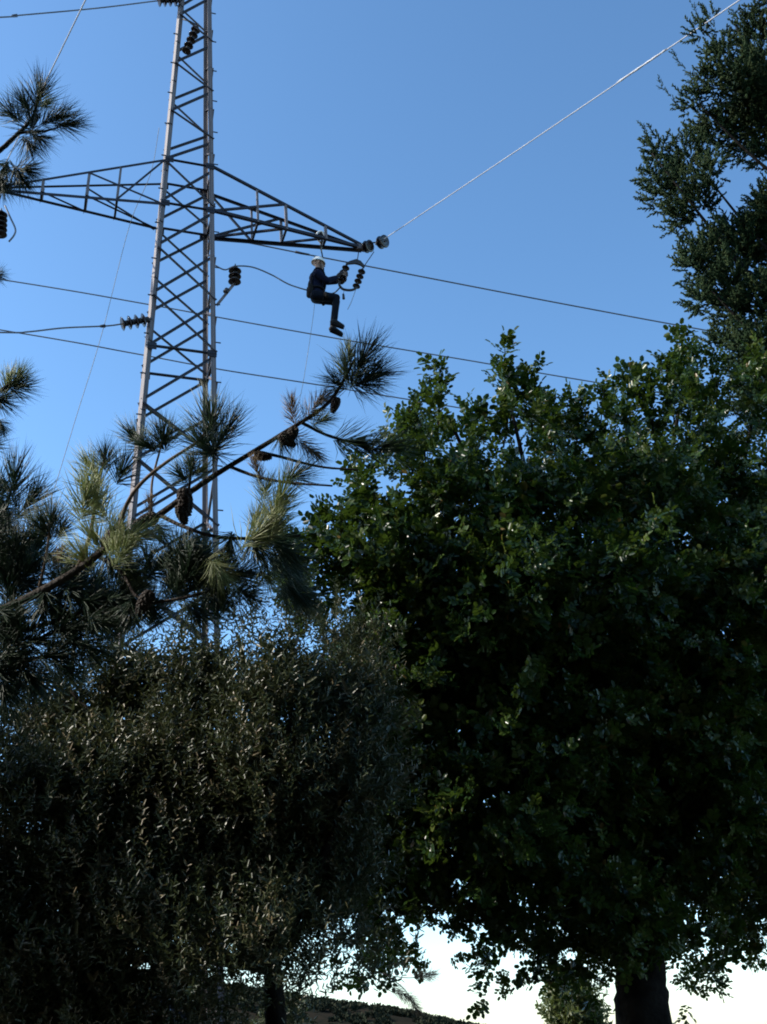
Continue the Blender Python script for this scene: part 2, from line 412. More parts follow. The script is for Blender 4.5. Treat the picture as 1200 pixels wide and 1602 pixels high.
# tension strings at the right arm tip
t0 = TIP['R'] + EX * 0.03 + EZ * 0.03
insulator(t0, t0 + CV * 0.14 + EX * 0.06, 2, 'dark brown disc insulator fixed to the tip of the right cross arm', 1.0, 'tension_insulator')
t1 = arm_plane(589, 383.5) - EY * 0.04
insulator(t1, t1 + CV * 0.17 + EX * 0.06, 2, 'outermost round dark insulator where the bright right conductor starts', 1.05, 'tension_insulator')
obj_link = obj('link_bar', tube('link_bar', [Vector((0, 0, 0)), (t1 - t0) * .5 + EZ * .03, t1 - t0], 0.014, 0.014, 6), M['fitting'], None, t0 + EZ * 0.03)
tag(obj_link, 'short dark link bar joining two insulators at right arm tip', 'link bar')
c0 = t1 + CV * 0.21
cr, PR = wire('conductor', [c0, c0 + CV * 4.5 - EZ * 0.03, c0 + CV * 9 - EZ * 0.02, c0 + CV * 14.5 + EZ * .05], 0.0078, M['aluminium'], 'bright sunlit aluminium conductor running from right arm to upper right corner', 'conductor', 14)
def sleeve(parent, k0, k1, r):
    pts = [c0 + CV * (k0 + (k1 - k0) * i / 16) - EZ * 0.026 - c0 for i in range(17)]
    o = obj('armour_rods', tube('armour_rods', pts, r, r, 9, 0.25), M['aluminium'], parent); return o
sleeve(cr, 6.2, 7.1, 0.0125)
t0 = TIP['L'] - EX * 0.05 + EZ * 0.02
insulator(t0, t0 + CV * 0.34, 3, 'dark disc insulator at the left arm tip behind pine needles', 1.0, 'tension_insulator')
c1 = t0 + CV * 0.36
wire('conductor', [c1, c1 + CV * 4.5 - EZ * 0.03, c1 + CV * 9 - EZ * 0.02, c1 + CV * 12.5], 0.0078, M['aluminium'], 'bright sunlit conductor at upper left passing the pine tuft', 'conductor', 12)

# jumper assembly below the right arm tip
pt = lambda x, y, v=0.0: arm_plane(x, y, v)
yoke_pts = [pt(541, 412), pt(546, 409), pt(557, 407), pt(565, 410), pt(571, 417)]
yk = empty('yoke_plate', pt(556, 408)); tag(yk, 'dark curved yoke plate hanging below the right arm tip', 'yoke plate')
def yoke_mesh():
    top = [pt(x, y) for x, y in ((541, 412), (547, 409), (557, 406), (564, 409), (571, 417))]
    bot = [pt(x, y) for x, y in ((541, 414), (549, 413), (557, 412.5), (564, 415), (570, 419))]
    V = []; n = len(top)
    for off in (-0.02, 0.02):
        V += [tuple(p + EY * off - yk.location) for p in top] + [tuple(p + EY * off - yk.location) for p in bot]
    Fc = []
    for i in range(n - 1):
        Fc += [(i, i + 1, n + i + 1, n + i), (2 * n + i + 1, 2 * n + i, 3 * n + i, 3 * n + i + 1), (i + 1, i, 2 * n + i, 2 * n + i + 1), (n + i, n + i + 1, 3 * n + i + 1, 3 * n + i)]
    Fc += [(0, n, 3 * n, 2 * n), (n - 1, 3 * n - 1, 4 * n - 1, 2 * n - 1)]
    me = bpy.data.meshes.new('plate'); me.from_pydata(V, [], Fc); me.update(); return me
obj('plate', yoke_mesh(), M['fitting'], yk)
for a, b in (((562, 388), (559, 408)), ((585, 394), (570, 416))):
    obj('hanger_rod', tube('hanger_rod', [pt(*a) - yk.location, pt((a[0] + b[0]) / 2, (a[1] + b[1]) / 2) - yk.location, pt(*b) - yk.location], 0.008, 0.008, 6), M['fitting'], yk)
insulator(pt(543, 414), pt(533, 440), 4, 'left string of the hanging insulator pair, gripped by the worker', 0.62)
insulator(pt(568, 419), pt(557, 449), 4, 'right string of the hanging insulator pair below the arm tip', 0.62)
wire('jumper_cable', [pt(531, 439), pt(531, 446), pt(536, 452), pt(545, 454), pt(553, 453), pt(559, 449)], 0.022, M['fitting'], 'thick dark curved jumper linking the bottoms of the hanging insulators', 'jumper')

# post insulator on a side bracket of the right leg
bz0 = leg_pt('NR', 12.35); bz1 = at(365, 442, bz0.y + 0.05)
br = empty('insulator_bracket', bz0); tag(br, 'slim steel bracket slanting out from the right tower leg', 'bracket')
angle('arm', bz0, bz1, EX, br, 0.045, ANGL, bz0)
obj('collar', tube('collar', [bz0.lerp(bz1, 0.55) - bz0, bz0.lerp(bz1, 0.6) - bz0, bz0.lerp(bz1, 0.68) - bz0], 0.045, 0.045, 8), M['fitting'], br)
p_top = at(368, 417, bz1.y)
insulator(p_top, bz1 + Vector((0.02, 0, 0.0)), 3, 'dark post insulator standing on the slanting bracket right of tower', 0.95, 'post_insulator')
hp = pt(494, 457, 0.18)
wire('jumper_wire', [leg_pt('NR', 13.12), at(352, 422, bz1.y), at(368, 416.5, bz1.y), at(395, 418, bz1.y + 0.1), at(425, 430, bz1.y + .2), at(455, 446, bz1.y + .3), hp, pt(520, 459, .12), pt(533, 449, .03)], 0.012, M['old_wire'], 'thin jumper wire looping over the post insulator towards the worker', 'wire')

# strings and wires on the left side of the tower
la = leg_pt('NL', 11.9) - EX * 0.02; lb = at(190, 507, la.y - 0.1)
insulator(la, lb, 4, 'dark insulator string sticking out left from the tower leg', 1.0, 'tension_insulator')
w, P = wire('conductor_wire', [lb, at(165, 510, lb.y - .1), at(100, 513, lb.y - .5), at(45, 519, lb.y - .9), at(0, 520, lb.y - 1.2), at(-300, 512, lb.y - 3), at(-900, 470, lb.y - 6)], 0.012, M['old_wire'], 'thin dark wire leading left from the side insulator', 'wire')
obj('clamp', tube('clamp', [at(164, 510, lb.y - .1) - lb, at(161, 510.2, lb.y - .12) - lb, at(157, 510.4, lb.y - .15) - lb], 0.028, 0.02, 8), M['fitting'], w)
ua = leg_pt('NL', 19.0) - EX * 0.02; ub = at(248, 1, ua.y - 0.1)
insulator(ua, ub, 4, 'dark insulator cut by the top edge left of tower', 1.0, 'tension_insulator')
w, P = wire('conductor_wire', [ub, at(150, 13, ub.y - .6), at(24, 24.5, ub.y - 1.3), at(0, 27, ub.y - 1.5), at(-400, 45, ub.y - 3.5)], 0.012, M['old_wire'], 'thin dark wire crossing the top left corner', 'wire')
obj('clamp', tube('clamp', [at(27, 24.3, ub.y - 1.3) - ub, at(24, 24.6, ub.y - 1.3) - ub, at(20, 25, ub.y - 1.33) - ub], 0.028, 0.024, 8), M['fitting'], w)
cz = leg_pt('FR', 18.4).lerp(leg_pt('FL', 18.4), .45)
insulator(at(309, 40, TY), at(291, 81, TY), 5, 'slanting dark insulator string inside the upper tower', 0.8)
obj_h = obj('hanger_bar', tube('hanger_bar', [Vector((0, 0, 0)), at(297, 33, TY) - at(285, 30, TY), at(309, 40, TY) - at(285, 30, TY)], 0.014, 0.014, 6), M['fitting'], None, at(285, 30, TY))
tag(obj_h, 'small dark bar carrying the insulator inside the tower', 'bar')
tl = TIP['L'] + EZ * 0.0
insulator(at(2, 330, tl.y), at(1, 368, tl.y), 5, 'hanging dark insulator string at the left picture edge', 0.9)
wire('jumper_wire', [at(8, 322, tl.y), at(16, 340, tl.y), at(24, 358, tl.y), at(22, 368, tl.y), at(14, 378, tl.y)], 0.014, M['old_wire'], 'bent wire end dangling beside the left insulator string', 'wire')

# wires that pass behind the tower
w, P = wire('line_wire', [at(338, 371, 17.2), at(395, 381, 17.4), at(485, 399, 17.8), at(640, 429, 18.4), at(900, 479, 19.4), at(1140, 523, 20.4), at(1500, 585, 22)], 0.014, M['old_wire'], 'upper long dark wire running from right arm down to the right', 'wire', group='dark line wires')
obj('clamp', tube('clamp', [at(462, 394, 17.7) - P[0], at(472, 396.3, 17.74) - P[0], at(484, 398.5, 17.8) - P[0]], 0.026, 0.02, 8), M['fitting'], w)
wire('line_wire', [at(-700, 330, 18.5), at(0, 437, 19), at(225, 475, 19.3), at(345, 497, 19.5), at(530, 530, 20), at(740, 565, 20.6), at(925, 597, 21), at(1500, 690, 22.5)], 0.013, M['old_wire'], 'middle long dark wire passing behind the tower below the worker', 'wire', group='dark line wires')
wire('line_wire', [at(-700, 405, 18.5), at(0, 516, 19), at(205, 552, 19.3), at(345, 578, 19.5), at(510, 604, 20), at(900, 668, 21), at(1500, 770, 22.5)], 0.013, M['old_wire'], 'lowest long dark wire passing behind tower and pine tip', 'wire', group='dark line wires')
fa = arm_plane(203, 352)
wire('hand_line', [at(249, 200, fa.y), at(236, 270, fa.y), fa, at(160, 520, fa.y - .5), at(120, 650, fa.y - 1.0), at(85, 765, fa.y - 1.4), at(30, 940, fa.y - 2.1), at(-40, 1160, fa.y - 3)], 0.0045, M['rope'], 'very thin slack hand line slanting down left from the arm', 'rope')

# ------------------------------------------------------------------ worker hanging under the right arm
def remesh(name, segs, grow, voxel, mt, parent, smooth=3, origin=None):
    """one continuous skin over tapered limbs: segs = [(a, ra, b, rb), ...]"""
    bm = bmesh.new()
    for a, ra, b, rb in segs:
        d = (b - a).length; n = max(1, int(d / (0.35 * max(min(ra, rb), 0.008)))); n = min(n, 26)
        for i in range(n + 1):
            t = i / n
            bmesh.ops.create_icosphere(bm, subdivisions=2, radius=(ra + (rb - ra) * t) + grow, matrix=Matrix.Translation(a.lerp(b, t)))
    me = bpy.data.meshes.new(name); bm.to_mesh(me); bm.free()
    o = bpy.data.objects.new(name, me); col.objects.link(o)
    r = o.modifiers.new('remesh', 'REMESH'); r.mode = 'VOXEL'; r.voxel_size = voxel
    s = o.modifiers.new('smooth', 'SMOOTH'); s.factor = 0.5; s.iterations = smooth
    dg = bpy.context.evaluated_depsgraph_get()
    me2 = bpy.data.meshes.new_from_object(o.evaluated_get(dg))
    col.objects.unlink(o); bpy.data.objects.remove(o)
    me2.name = name; me2.polygons.foreach_set('use_smooth', [True] * len(me2.polygons))
    return obj(name, me2, mt, parent)

hip0 = pt(495, 462)
worker = empty('person', hip0)
tag(worker, 'person in dark work clothes and white helmet hanging in a harness under the arm', 'person')
def wl(x, y, v=0.0): return pt(x, y) + EY * v - hip0      # local point; v>0 is away from the viewer
hips = wl(495, 462); waist = wl(495, 450); chest = wl(495, 436); neckb = wl(497.5, 423); head = wl(498, 413)
ldir = (neckb - hips).normalized()
sh = {}; el = {}; wr = {}; kn = {}; an = {}; toe = {}; hj = {}
def wp(x, y, v): return pt(x, y, v) - hip0                # seen exactly at (x, y) although off the arm plane by v
sh['r'] = wp(496, 427.5, -0.17); sh['l'] = wp(500, 431, 0.17)
el['r'] = wp(512, 439, -0.17); el['l'] = wp(513, 441, 0.17); wr['r'] = wp(526, 434.5, -0.10); wr['l'] = wp(527, 441, 0.10)
hj['r'] = wp(492.5, 462, -0.09); hj['l'] = wp(494, 467, 0.09)
kn['r'] = wp(526, 466, -0.13); kn['l'] = wp(526, 472, 0.13)
an['r'] = wp(523, 501, -0.08); an['l'] = wp(521, 512, 0.11)
toe['r'] = wp(535.5, 510.5, -0.10); toe['l'] = wp(533.5, 522.5, 0.13)
body = []
body += [(hips, 0.105, waist, 0.095), (waist, 0.095, chest, 0.112), (chest, 0.112, neckb - EZ * 0.05, 0.075), (neckb - EZ * .05, 0.06, head - EZ * 0.05, 0.055)]
body += [(hj['r'], 0.078, hj['l'], 0.078), (sh['r'], 0.058, sh['l'], 0.058), (chest + EY * -.08, .095, chest + EY * .08, .095)]
body += [(head + EZ * 0.03 - EX * 0.01, 0.084, head - EZ * 0.03 + EX * 0.01, 0.072), (head - EZ * 0.07 + EX * 0.03, 0.052, head - EZ * 0.075 + EX * 0.045, 0.040)]
body += [(head + EX * 0.09 + EZ * 0.005, 0.012, head + EX * 0.108 - EZ * 0.03, 0.016), (head + EX * 0.075 - EZ * 0.06, 0.022, head + EX * 0.085 - EZ * .062, 0.014)]
for v in (-1, 1):
    body += [(head + EY * (0.085 * v) - EZ * 0.02, 0.018, head + EY * (0.092 * v) + EZ * 0.015, 0.02)]       # ears
    body += [(head + EX * 0.078 + EY * (.03 * v) + EZ * 0.022, 0.018, head + EX * 0.08 + EY * (.045 * v) + EZ * .02, 0.014)]  # brow
for k in 'rl':
    body += [(sh[k], 0.062, el[k], 0.046), (el[k], 0.044, wr[k], 0.031), (hj[k], 0.076, kn[k], 0.054), (kn[k], 0.052, kn[k].lerp(an[k], .35), 0.052), (kn[k].lerp(an[k], .35), 0.050, an[k], 0.038), (an[k] - EZ * .03, 0.045, toe[k], 0.036)]
# hands: palm, four bent fingers and a thumb closing round the left insulator string
sax = (pt(533, 440) - pt(543, 414)).normalized()
hands = {}
for k, cx, cy in (('r', 534.5, 431), ('l', 533, 437)):
    c = wl(cx, cy); v = -1 if k == 'r' else 1
    palm = c + EY * (0.075 * v) - EX * 0.03
    segs = [(wr[k], 0.030, palm.lerp(wr[k], .35), 0.032), (palm.lerp(wr[k], .35), 0.030, palm + EX * .02, 0.027)]
    for j in range(4):
        o_ = sax * (0.030 * (j - 1.5)); L = (0.9, 1.0, 0.96, 0.8)[j]
        p0 = palm + EX * 0.03 + o_; p1 = c + EX * (0.075 * L) + EY * (0.06 * v) + o_; p2 = c + EX * (0.10 * L) + EY * (0.01 * v) + o_; p3 = c + EX * (0.085 * L) - EY * (0.03 * v) + o_
        segs += [(p0, 0.0105, p1, 0.0100), (p1, 0.0098, p2, 0.0092), (p2, 0.0092, p3, 0.0080)]
    q0 = palm - EX * .01 - sax * 0.04; q1 = c - EX * .05 - EY * (-.02 * v) - sax * .055; q2 = c - EX * 0.035 - EY * (0.02 * v) - sax * 0.05
    segs += [(q0, 0.013, q1, 0.012), (q1, 0.0115, q2, 0.0095)]
    hands[k] = segs; body += segs
remesh('body', body, 0.0, 0.011, M['skin'], worker, 2)
sleeves = []
for k in 'rl':
    sleeves += [(sh[k], 0.058, el[k], 0.050), (el[k], 0.048, el[k].lerp(wr[k], .9), 0.037)]
remesh('shirt', [(hips + EZ * .03, 0.112, waist, 0.106), (waist, 0.106, chest, 0.122), (chest, 0.122, neckb - EZ * 0.06, 0.08), (neckb - EZ * .06, 0.066, neckb - EZ * .01, 0.062), (sh['r'], 0.062, sh['l'], 0.062), (chest - EY * .09, .10, chest + EY * .09, .10)] + sleeves, 0.008, 0.011, M['shirt'], worker)
trs = [(hips - EZ * .02, 0.108, hips + EZ * .05, 0.110), (hj['r'], 0.084, hj['l'], 0.084)]
for k in 'rl':
    trs += [(hj[k], 0.084, kn[k], 0.062), (kn[k], 0.060, kn[k].lerp(an[k], .4), 0.056), (kn[k].lerp(an[k], .4), 0.056, kn[k].lerp(an[k], .93), 0.052)]
remesh('trousers', trs, 0.007, 0.011, M['trousers'], worker)
for k in 'rl':
    remesh('glove', hands[k][:], 0.001, 0.006, M['glove'], worker, 1)
    b = remesh('boot', [(kn[k].lerp(an[k], .85), 0.046, an[k], 0.046), (an[k] - EZ * .03, 0.046, toe[k], 0.036), (an[k] - EX * .035 - EZ * .04, 0.036, an[k] - EZ * .04, .042)], 0.006, 0.011, M['boot'], worker)
    d = (toe[k] - an[k]).normalized()
    sole = remesh('sole', [(an[k] - EX * .05 - EZ * .085, 0.014, toe[k] + d * 0.02 - EZ * .032, 0.014), (an[k] - EX * .04 - EZ * .08 + EY * .022, 0.013, toe[k] - EZ * .03 + EY * .02, 0.013), (an[k] - EX * .04 - EZ * .08 - EY * .022, 0.013, toe[k] - EZ * .03 - EY * .02, 0.013)], 0.003, 0.009, M['webbing'], b)
# helmet: dome, brim and strap
hl = lathe('helmet', [(0.118, 0.0), (0.121, 0.01), (0.119, 0.035), (0.110, 0.07), (0.090, 0.10), (0.055, 0.122), (0.02, 0.130), (0.002, 0.131)], 24)
hm = obj('helmet', hl, M['helmet'], worker, head + EZ * 0.02); hm.scale = (0.93, 0.82, 0.86); hm.rotation_euler = (0, math.radians(6), YAW)
bmh = lathe('brim', [(0.117, 0.002), (0.132, -0.004), (0.134, 0.0), (0.119, 0.010)], 24)
hb = obj('brim', bmh, M['helmet'], hm)
rd = tube('ridge', [Vector((-0.11, 0, 0.05)), Vector((-0.07, 0, 0.112)), Vector((0, 0, 0.134)), Vector((0.07, 0, 0.112)), Vector((0.11, 0, 0.05))], 0.014, 0.014, 8); obj('ridge', rd, M['helmet'], hm)
st_pts = [head + EY * -.105 + EZ * .02, head + EY * -.09 - EZ * .06 + EX * .02, head - EZ * .125 + EX * .045, head + EY * .09 - EZ * .06 + EX * .02, head + EY * .105 + EZ * .02]
obj('chin_strap', tube('chin_strap', catmull(st_pts, 4), 0.007, 0.007, 6), M['webbing'], worker)
# harness
def ring(c, ax, r1, r2, s1, n=24):
    s2 = ax.cross(s1).normalized(); s1 = s2.cross(ax).normalized()
    return [c + s1 * (r1 * math.cos(2 * math.pi * i / n)) + s2 * (r2 * math.sin(2 * math.pi * i / n)) for i in range(n + 1)]
obj('harness_belt', tube('harness_belt', ring(wl(495, 455), ldir, 0.125, 0.125, EX), 0.020, 0.020, 8), M['webbing'], worker)
for k, v in (('r', -1), ('l', 1)):
    obj('leg_loop', tube('leg_loop', ring(hj[k].lerp(kn[k], .4), (kn[k] - hj[k]).normalized(), 0.088, 0.088, EZ), 0.014, 0.016, 8), M['webbing'], worker)
    sp = [wl(488, 455, .06 * v), wl(485, 440, .10 * v), wl(492, 426, .11 * v), wl(503, 430, .11 * v), wl(508, 444, .07 * v), wl(507, 455, .05 * v)]
    obj('shoulder_strap', tube('shoulder_strap', catmull(sp, 5), 0.015, 0.015, 6), M['webbing'], worker)
bagm = remesh('tool_pouch', [(wl(484, 452, -.08), 0.05, wl(484, 462, -.08), 0.055), (wl(484, 452, .0), 0.05, wl(484, 462, .0), 0.055)], 0, 0.014, M['bag'], worker)
bagm2 = remesh('hip_bag', [(wl(505, 470, -.2), 0.035, wl(507, 474, -.2), 0.04)], 0, 0.012, M['bag'], worker)
# suspension rope, its hook on the arm, a tail line and small tools
ax = TIP['R'] - EX * 0.72
wire('suspension_rope', [ax + EZ * 0.22, ax + EZ * 0.05 - EY * .05, pt(502, 388), pt(504, 398, .02), pt(506, 415, .03), pt(507, 440, .03), pt(508, 455, .02)], 0.011, M['webbing'], 'dark suspension rope from the arm to the worker harness', 'rope')
hk = empty('hook', ax); tag(hk, 'white metal hook clipped over the right cross arm above worker', 'hook')
obj('ring', tube('ring', ring(Vector((0, 0, 0.12)), EY, 0.075, 0.11, EX), 0.018, 0.018, 8), M['helmet'], hk)
obj('sling', tube('sling', catmull([Vector((0, 0, 0.02)) - EX * .03, Vector((0, 0, -0.06)), pt(503, 394) - ax], 5), 0.013, 0.013, 6), M['rope'], hk)
wire('tag_line', [pt(492, 476), pt(490, 495), pt(482, 550), pt(474, 600), pt(466, 640), pt(450, 740), pt(420, 950)], 0.004, M['rope'], 'thin tag line trailing down from the worker', 'rope')
tg = empty('hand_tool', pt(537, 460)); tag(tg, 'small tool dangling on a cord below the hanging insulators', 'tool')
obj('cord', tube('cord', [pt(539, 453) - pt(537, 460), pt(538, 456) - pt(537, 460), Vector((0, 0, 0))], 0.004, 0.004, 5), M['rope'], tg)
obj('handle', tube('handle', [Vector((0, 0, 0)), Vector((0.003, 0, -0.02)), Vector((0.004, 0, -0.07)), Vector((0.006, 0, -.1))], 0.018, 0.024, 8), M['fitting'], tg)
wire('tool_cord', [pt(557, 452), pt(552, 466), pt(549, 474), pt(544, 484)], 0.005, M['rope'], 'short loose cord hanging from the right insulator string', 'cord')

# ------------------------------------------------------------------ foliage generators
def lobe_samples(lobes, n_total, shell=0.45, gap=0.0, seed=0.0):
    """points through the outer part of each lobe, more near its surface; returns points and outward directions"""
    vol = np.array([r[0] * r[1] * r[2] for _, r in lobes]) ** 0.8; cnt = np.maximum((n_total * vol / vol.sum()).astype(int), 3)
    Ps, Os, Rs = [], [], []
    for (c, r), n in zip(lobes, cnt):
        d = rnd_dir(n); rad = (shell + (1 - shell) * rng.random((n, 1))) ** 0.8
        wob = 1 + 0.16 * np.sin(d[:, :1] * 7 + c[0] * 9) * np.cos(d[:, 2:] * 6 + c[2] * 7)
        Ps.append(np.array(c) + d * rad * wob * np.array(r)); Os.append(unit(d / np.array(r))); Rs.append(rad[:, 0])
    P = np.concatenate(Ps); O = np.concatenate(Os)
    if gap > 0:       # hollows between the foliage masses: outer shoots thin out, the core stays
        q = P * 1.0 + 0.35 * np.sin(P[:, [1, 2, 0]] * 2.3 + seed)
        g = np.sin(q[:, 0] * 7.3 + seed) * np.sin(q[:, 1] * 4.1 + 2 * seed) + np.sin(q[:, 2] * 7.9 + 3 * seed) * np.sin(q[:, 0] * 5.2 - q[:, 2] * 3.1) + 0.35 * np.sin(q[:, 0] * 17 + q[:, 2] * 15 + seed)
        k = (g > -1.6 + gap * 1.6) | (np.concatenate(Rs) < 0.6); P, O = P[k], O[k]
    return P, O

def perp(D):
    a = np.where(np.abs(D[:, 2:]) < 0.9, np.array([[0, 0, 1.0]]), np.array([[1.0, 0, 0]]))
    s = unit(np.cross(D, a)); return s, np.cross(s, D)

def carob_foliage(P, O, leaf=0.048, n_leaf=4, pairs=3, up=0.45, shoot=0.16):
    """shoots with compound leaves: each leaf carries pairs of rounded leaflets"""
    n = len(P); D = unit(O * 0.7 + np.array([0, 0, up]) + rnd_dir(n) * 0.55)
    s, t = perp(D); VP, VD, VS, VL, VT = [], [], [], [], []
    ph0 = rng.random(n) * 6.28; sc = rng.uniform(0.6, 1.3, n); tn = rng.random(n)
    for j in range(n_leaf):
        ph = ph0 + j * 2.4; h = shoot * (0.35 + 0.65 * j / max(n_leaf - 1, 1))
        rad = s * np.cos(ph)[:, None] + t * np.sin(ph)[:, None]
        el_ = rng.uniform(0.35, 0.95, (n, 1)) * (0.6 if j == n_leaf - 1 else 1.0)
        R = unit(D * (1 - el_ * 0.6) + rad * el_ - np.array([0, 0, 0.15])); B = P + D * (h * sc)[:, None]
        N = unit(D - R * np.sum(D * R, 1, keepdims=True) + rnd_dir(n) * 0.3); SD = unit(np.cross(N, R))
        for q in range(pairs):
            for sg in (-1, 1):
                pos = B + R * ((0.02 + leaf * 0.55 * q) * sc)[:, None]
                dd = unit(R * 0.45 + SD * sg + rnd_dir(n) * 0.28)
                VP.append(pos); VD.append(dd); VS.append(R + rnd_dir(n) * 0.35); VL.append(leaf * sc * rng.uniform(0.8, 1.15, n)); VT.append(np.clip(tn * 0.75 + rng.random(n) * 0.3 - 0.05, 0, 1))
        pos = B + R * ((0.02 + leaf * 0.55 * pairs) * sc)[:, None]
        VP.append(pos); VD.append(R + rnd_dir(n) * 0.2); VS.append(SD); VL.append(leaf * sc); VT.append(tn * 0.8)
    L = np.concatenate(VL)
    v, f = leaf_arrays(np.concatenate(VP), np.concatenate(VD), np.concatenate(VS), L, L * 0.66, 0.16, 0.08)
    T = np.concatenate(VT); T = np.where(rng.random(len(T)) < 0.012, 1.0, np.minimum(T, 0.72))
    return v, f, np.repeat(T, 2)

def olive_foliage(P, O, leaf=0.05, n_leaf=14, shoot=0.20, wid=0.27, up=0.9, dry=0.12):
    """upright shoots with opposite narrow leaves"""
    n = len(P); D = unit(O * 0.55 + np.array([0, 0, up]) + rnd_dir(n) * 0.55)
    s, t = perp(D); VP, VD, VS, VL, VT = [], [], [], [], []
    ph0 = rng.random(n) * 6.28; sc = rng.uniform(0.7, 1.25, n); tn = rng.random(n)
    for j in range(n_leaf):
        ph = ph0 + (j // 2) * 1.57 + (j % 2) * 3.14
        rad = s * np.cos(ph)[:, None] + t * np.sin(ph)[:, None]
        B = P + D * (shoot * sc * (j // 2 + 0.5) / (n_leaf / 2))[:, None]
        R = unit(D * 0.75 + rad * 0.8 + rnd_dir(n) * 0.25)
        VP.append(B); VD.append(R); VS.append(np.cross(D, rad) + rnd_dir(n) * 0.4); VL.append(leaf * rng.uniform(0.7, 1.15, n)); VT.append(np.clip(tn * 0.6 + rng.random(n) * 0.25, 0, 0.74))
    L = np.concatenate(VL); T = np.concatenate(VT); T = np.where(np.tile(rng.random(n), n_leaf) < dry, rng.uniform(.75, 1.0, len(T)), T)
    v, f = leaf_arrays(np.concatenate(VP), np.concatenate(VD), np.concatenate(VS), L, L * wid, 0.2, 0.1)
    return v, f, np.repeat(T, 2)

def spindle_arrays(P, D, L, r):
    """thin tapered three-sided blades: needles and cypress twigs"""
    n = len(P); D = unit(D); s, t = perp(D); V = np.empty((n, 5, 3))
    for k in range(3):
        a = 2.094 * k; V[:, k] = P + D * (L * 0.25)[:, None] + (s * math.cos(a) + t * math.sin(a)) * r[:, None]
    V[:, 3] = P + D * L[:, None]; V[:, 4] = P
    b = np.arange(n)[:, None] * 5
    f = np.concatenate([np.stack([b + [[k, (k + 1) % 3, 3]] for k in range(3)], 1).reshape(-1, 3), np.stack([b + [[(k + 1) % 3, k, 4]] for k in range(3)], 1).reshape(-1, 3)])
    return V.reshape(-1, 3), f, n

def cypress_foliage(P, O, n_side=22, length=0.20, r=0.0045, lean=(-0.25, 0, 0.75)):
    n = len(P); D = unit(O * 0.75 + np.array(lean) + rnd_dir(n) * 0.4); s, t = perp(D); sc = rng.uniform(0.6, 1.3, n); tn = rng.random(n)
    VP, VD, VL, VR, VT = [P], [D], [length * sc], [np.full(n, r)], [tn * .5]
    for j in range(n_side):
        u = (j + 0.6) / n_side; ph = rng.random(n) * 6.28
        rad = s * np.cos(ph)[:, None] + t * np.sin(ph)[:, None]
        VP.append(P + D * (length * sc * u)[:, None]); VD.append(D * 0.75 + rad * 0.75 + rnd_dir(n) * 0.25)
        VL.append(length * sc * (0.42 - 0.26 * u) * rng.uniform(0.6, 1.2, n)); VR.append(np.full(n, r * rng.uniform(0.8, 1.3))); VT.append(np.clip(tn * 0.6 + u * 0.3 + rng.random(n) * 0.15, 0, 1))
    v, f, m_ = spindle_arrays(np.concatenate(VP), np.concatenate(VD), np.concatenate(VL), np.concatenate(VR))
    T = np.concatenate(VT); return v, f, np.concatenate([np.repeat(T, 3), np.repeat(T, 3)])

def img_lobes(rows, Y0, squash=1.0, depth=1.0, reach=0.0, bow=None):
    o = []
    for row in rows:
        px, py, r = row[:3]; Y = Y0 + (row[3] if len(row) > 3 else rng.uniform(-0.35, 0.35)) + (bow(px, py) if bow else 0.0)
        R = max(r * Y / FOC - reach, 0.4 * r * Y / FOC); c = at(px, py, Y); o.append(((c.x, c.y, c.z), (R, R * depth, R * squash)))
    return o

def limb(tree, name, pts, r0, r1, mt, n=5, rough=0.06, seg=9):
    P = [p - tree.location for p in catmull(pts, n)]
    return obj(name, tube(name, P, r0, r1, seg, rough), mt, tree)

# ------------------------------------------------------------------ unseen foliage added to shade the crowns from sun and sky
def shade_foliage():
    n = 46000
    az = np.radians(rng.uniform(96, 266, n)); r = rng.uniform(5.0, 10.0, n); top = 9.0 + 1.8 * np.sin(az * 9) + 0.8 * np.sin(az * 23 + r)
    z = 0.6 + (top - 0.6) * rng.random(n) ** 0.8
    P = np.stack([-np.sin(az) * r, np.cos(az) * r, z], 1)
    for c, r, k in (((-7.8, 8.4, 5.4), (1.8, 1.5, 4.9), 6500), ((-6.9, 5.5, 3.4), (1.4, 1.05, 3.5), 3800), ((-4.8, 2.9, 3.1), (1.2, 0.8, 2.2), 2200), ((0.0, -1.3, 7.4), (6.5, 5.1, 1.3), 20000)):     # added clumps left of view blocking sun, and a layer overhead blocking sky
        d = rnd_dir(k) * rng.random((k, 1)) ** 0.4; P = np.concatenate([P, np.array(c) + d * np.array(r) * (1 + 0.15 * np.sin(d[:, 2:] * 9 + d[:, :1] * 7))])
    n = len(P)
    v, f = leaf_arrays(P, rnd_dir(n), rnd_dir(n), rng.uniform(0.16, 0.34, n), rng.uniform(0.12, 0.22, n))
    return np_mesh('shade_foliage', v, f, np.repeat(rng.random(n) * .7, 2))
tag(obj('shade_foliage', shade_foliage(), M['cypress']), 'unseen foliage mass added behind and left of the viewpoint to shade the crowns', 'shade_foliage', kind='stuff')

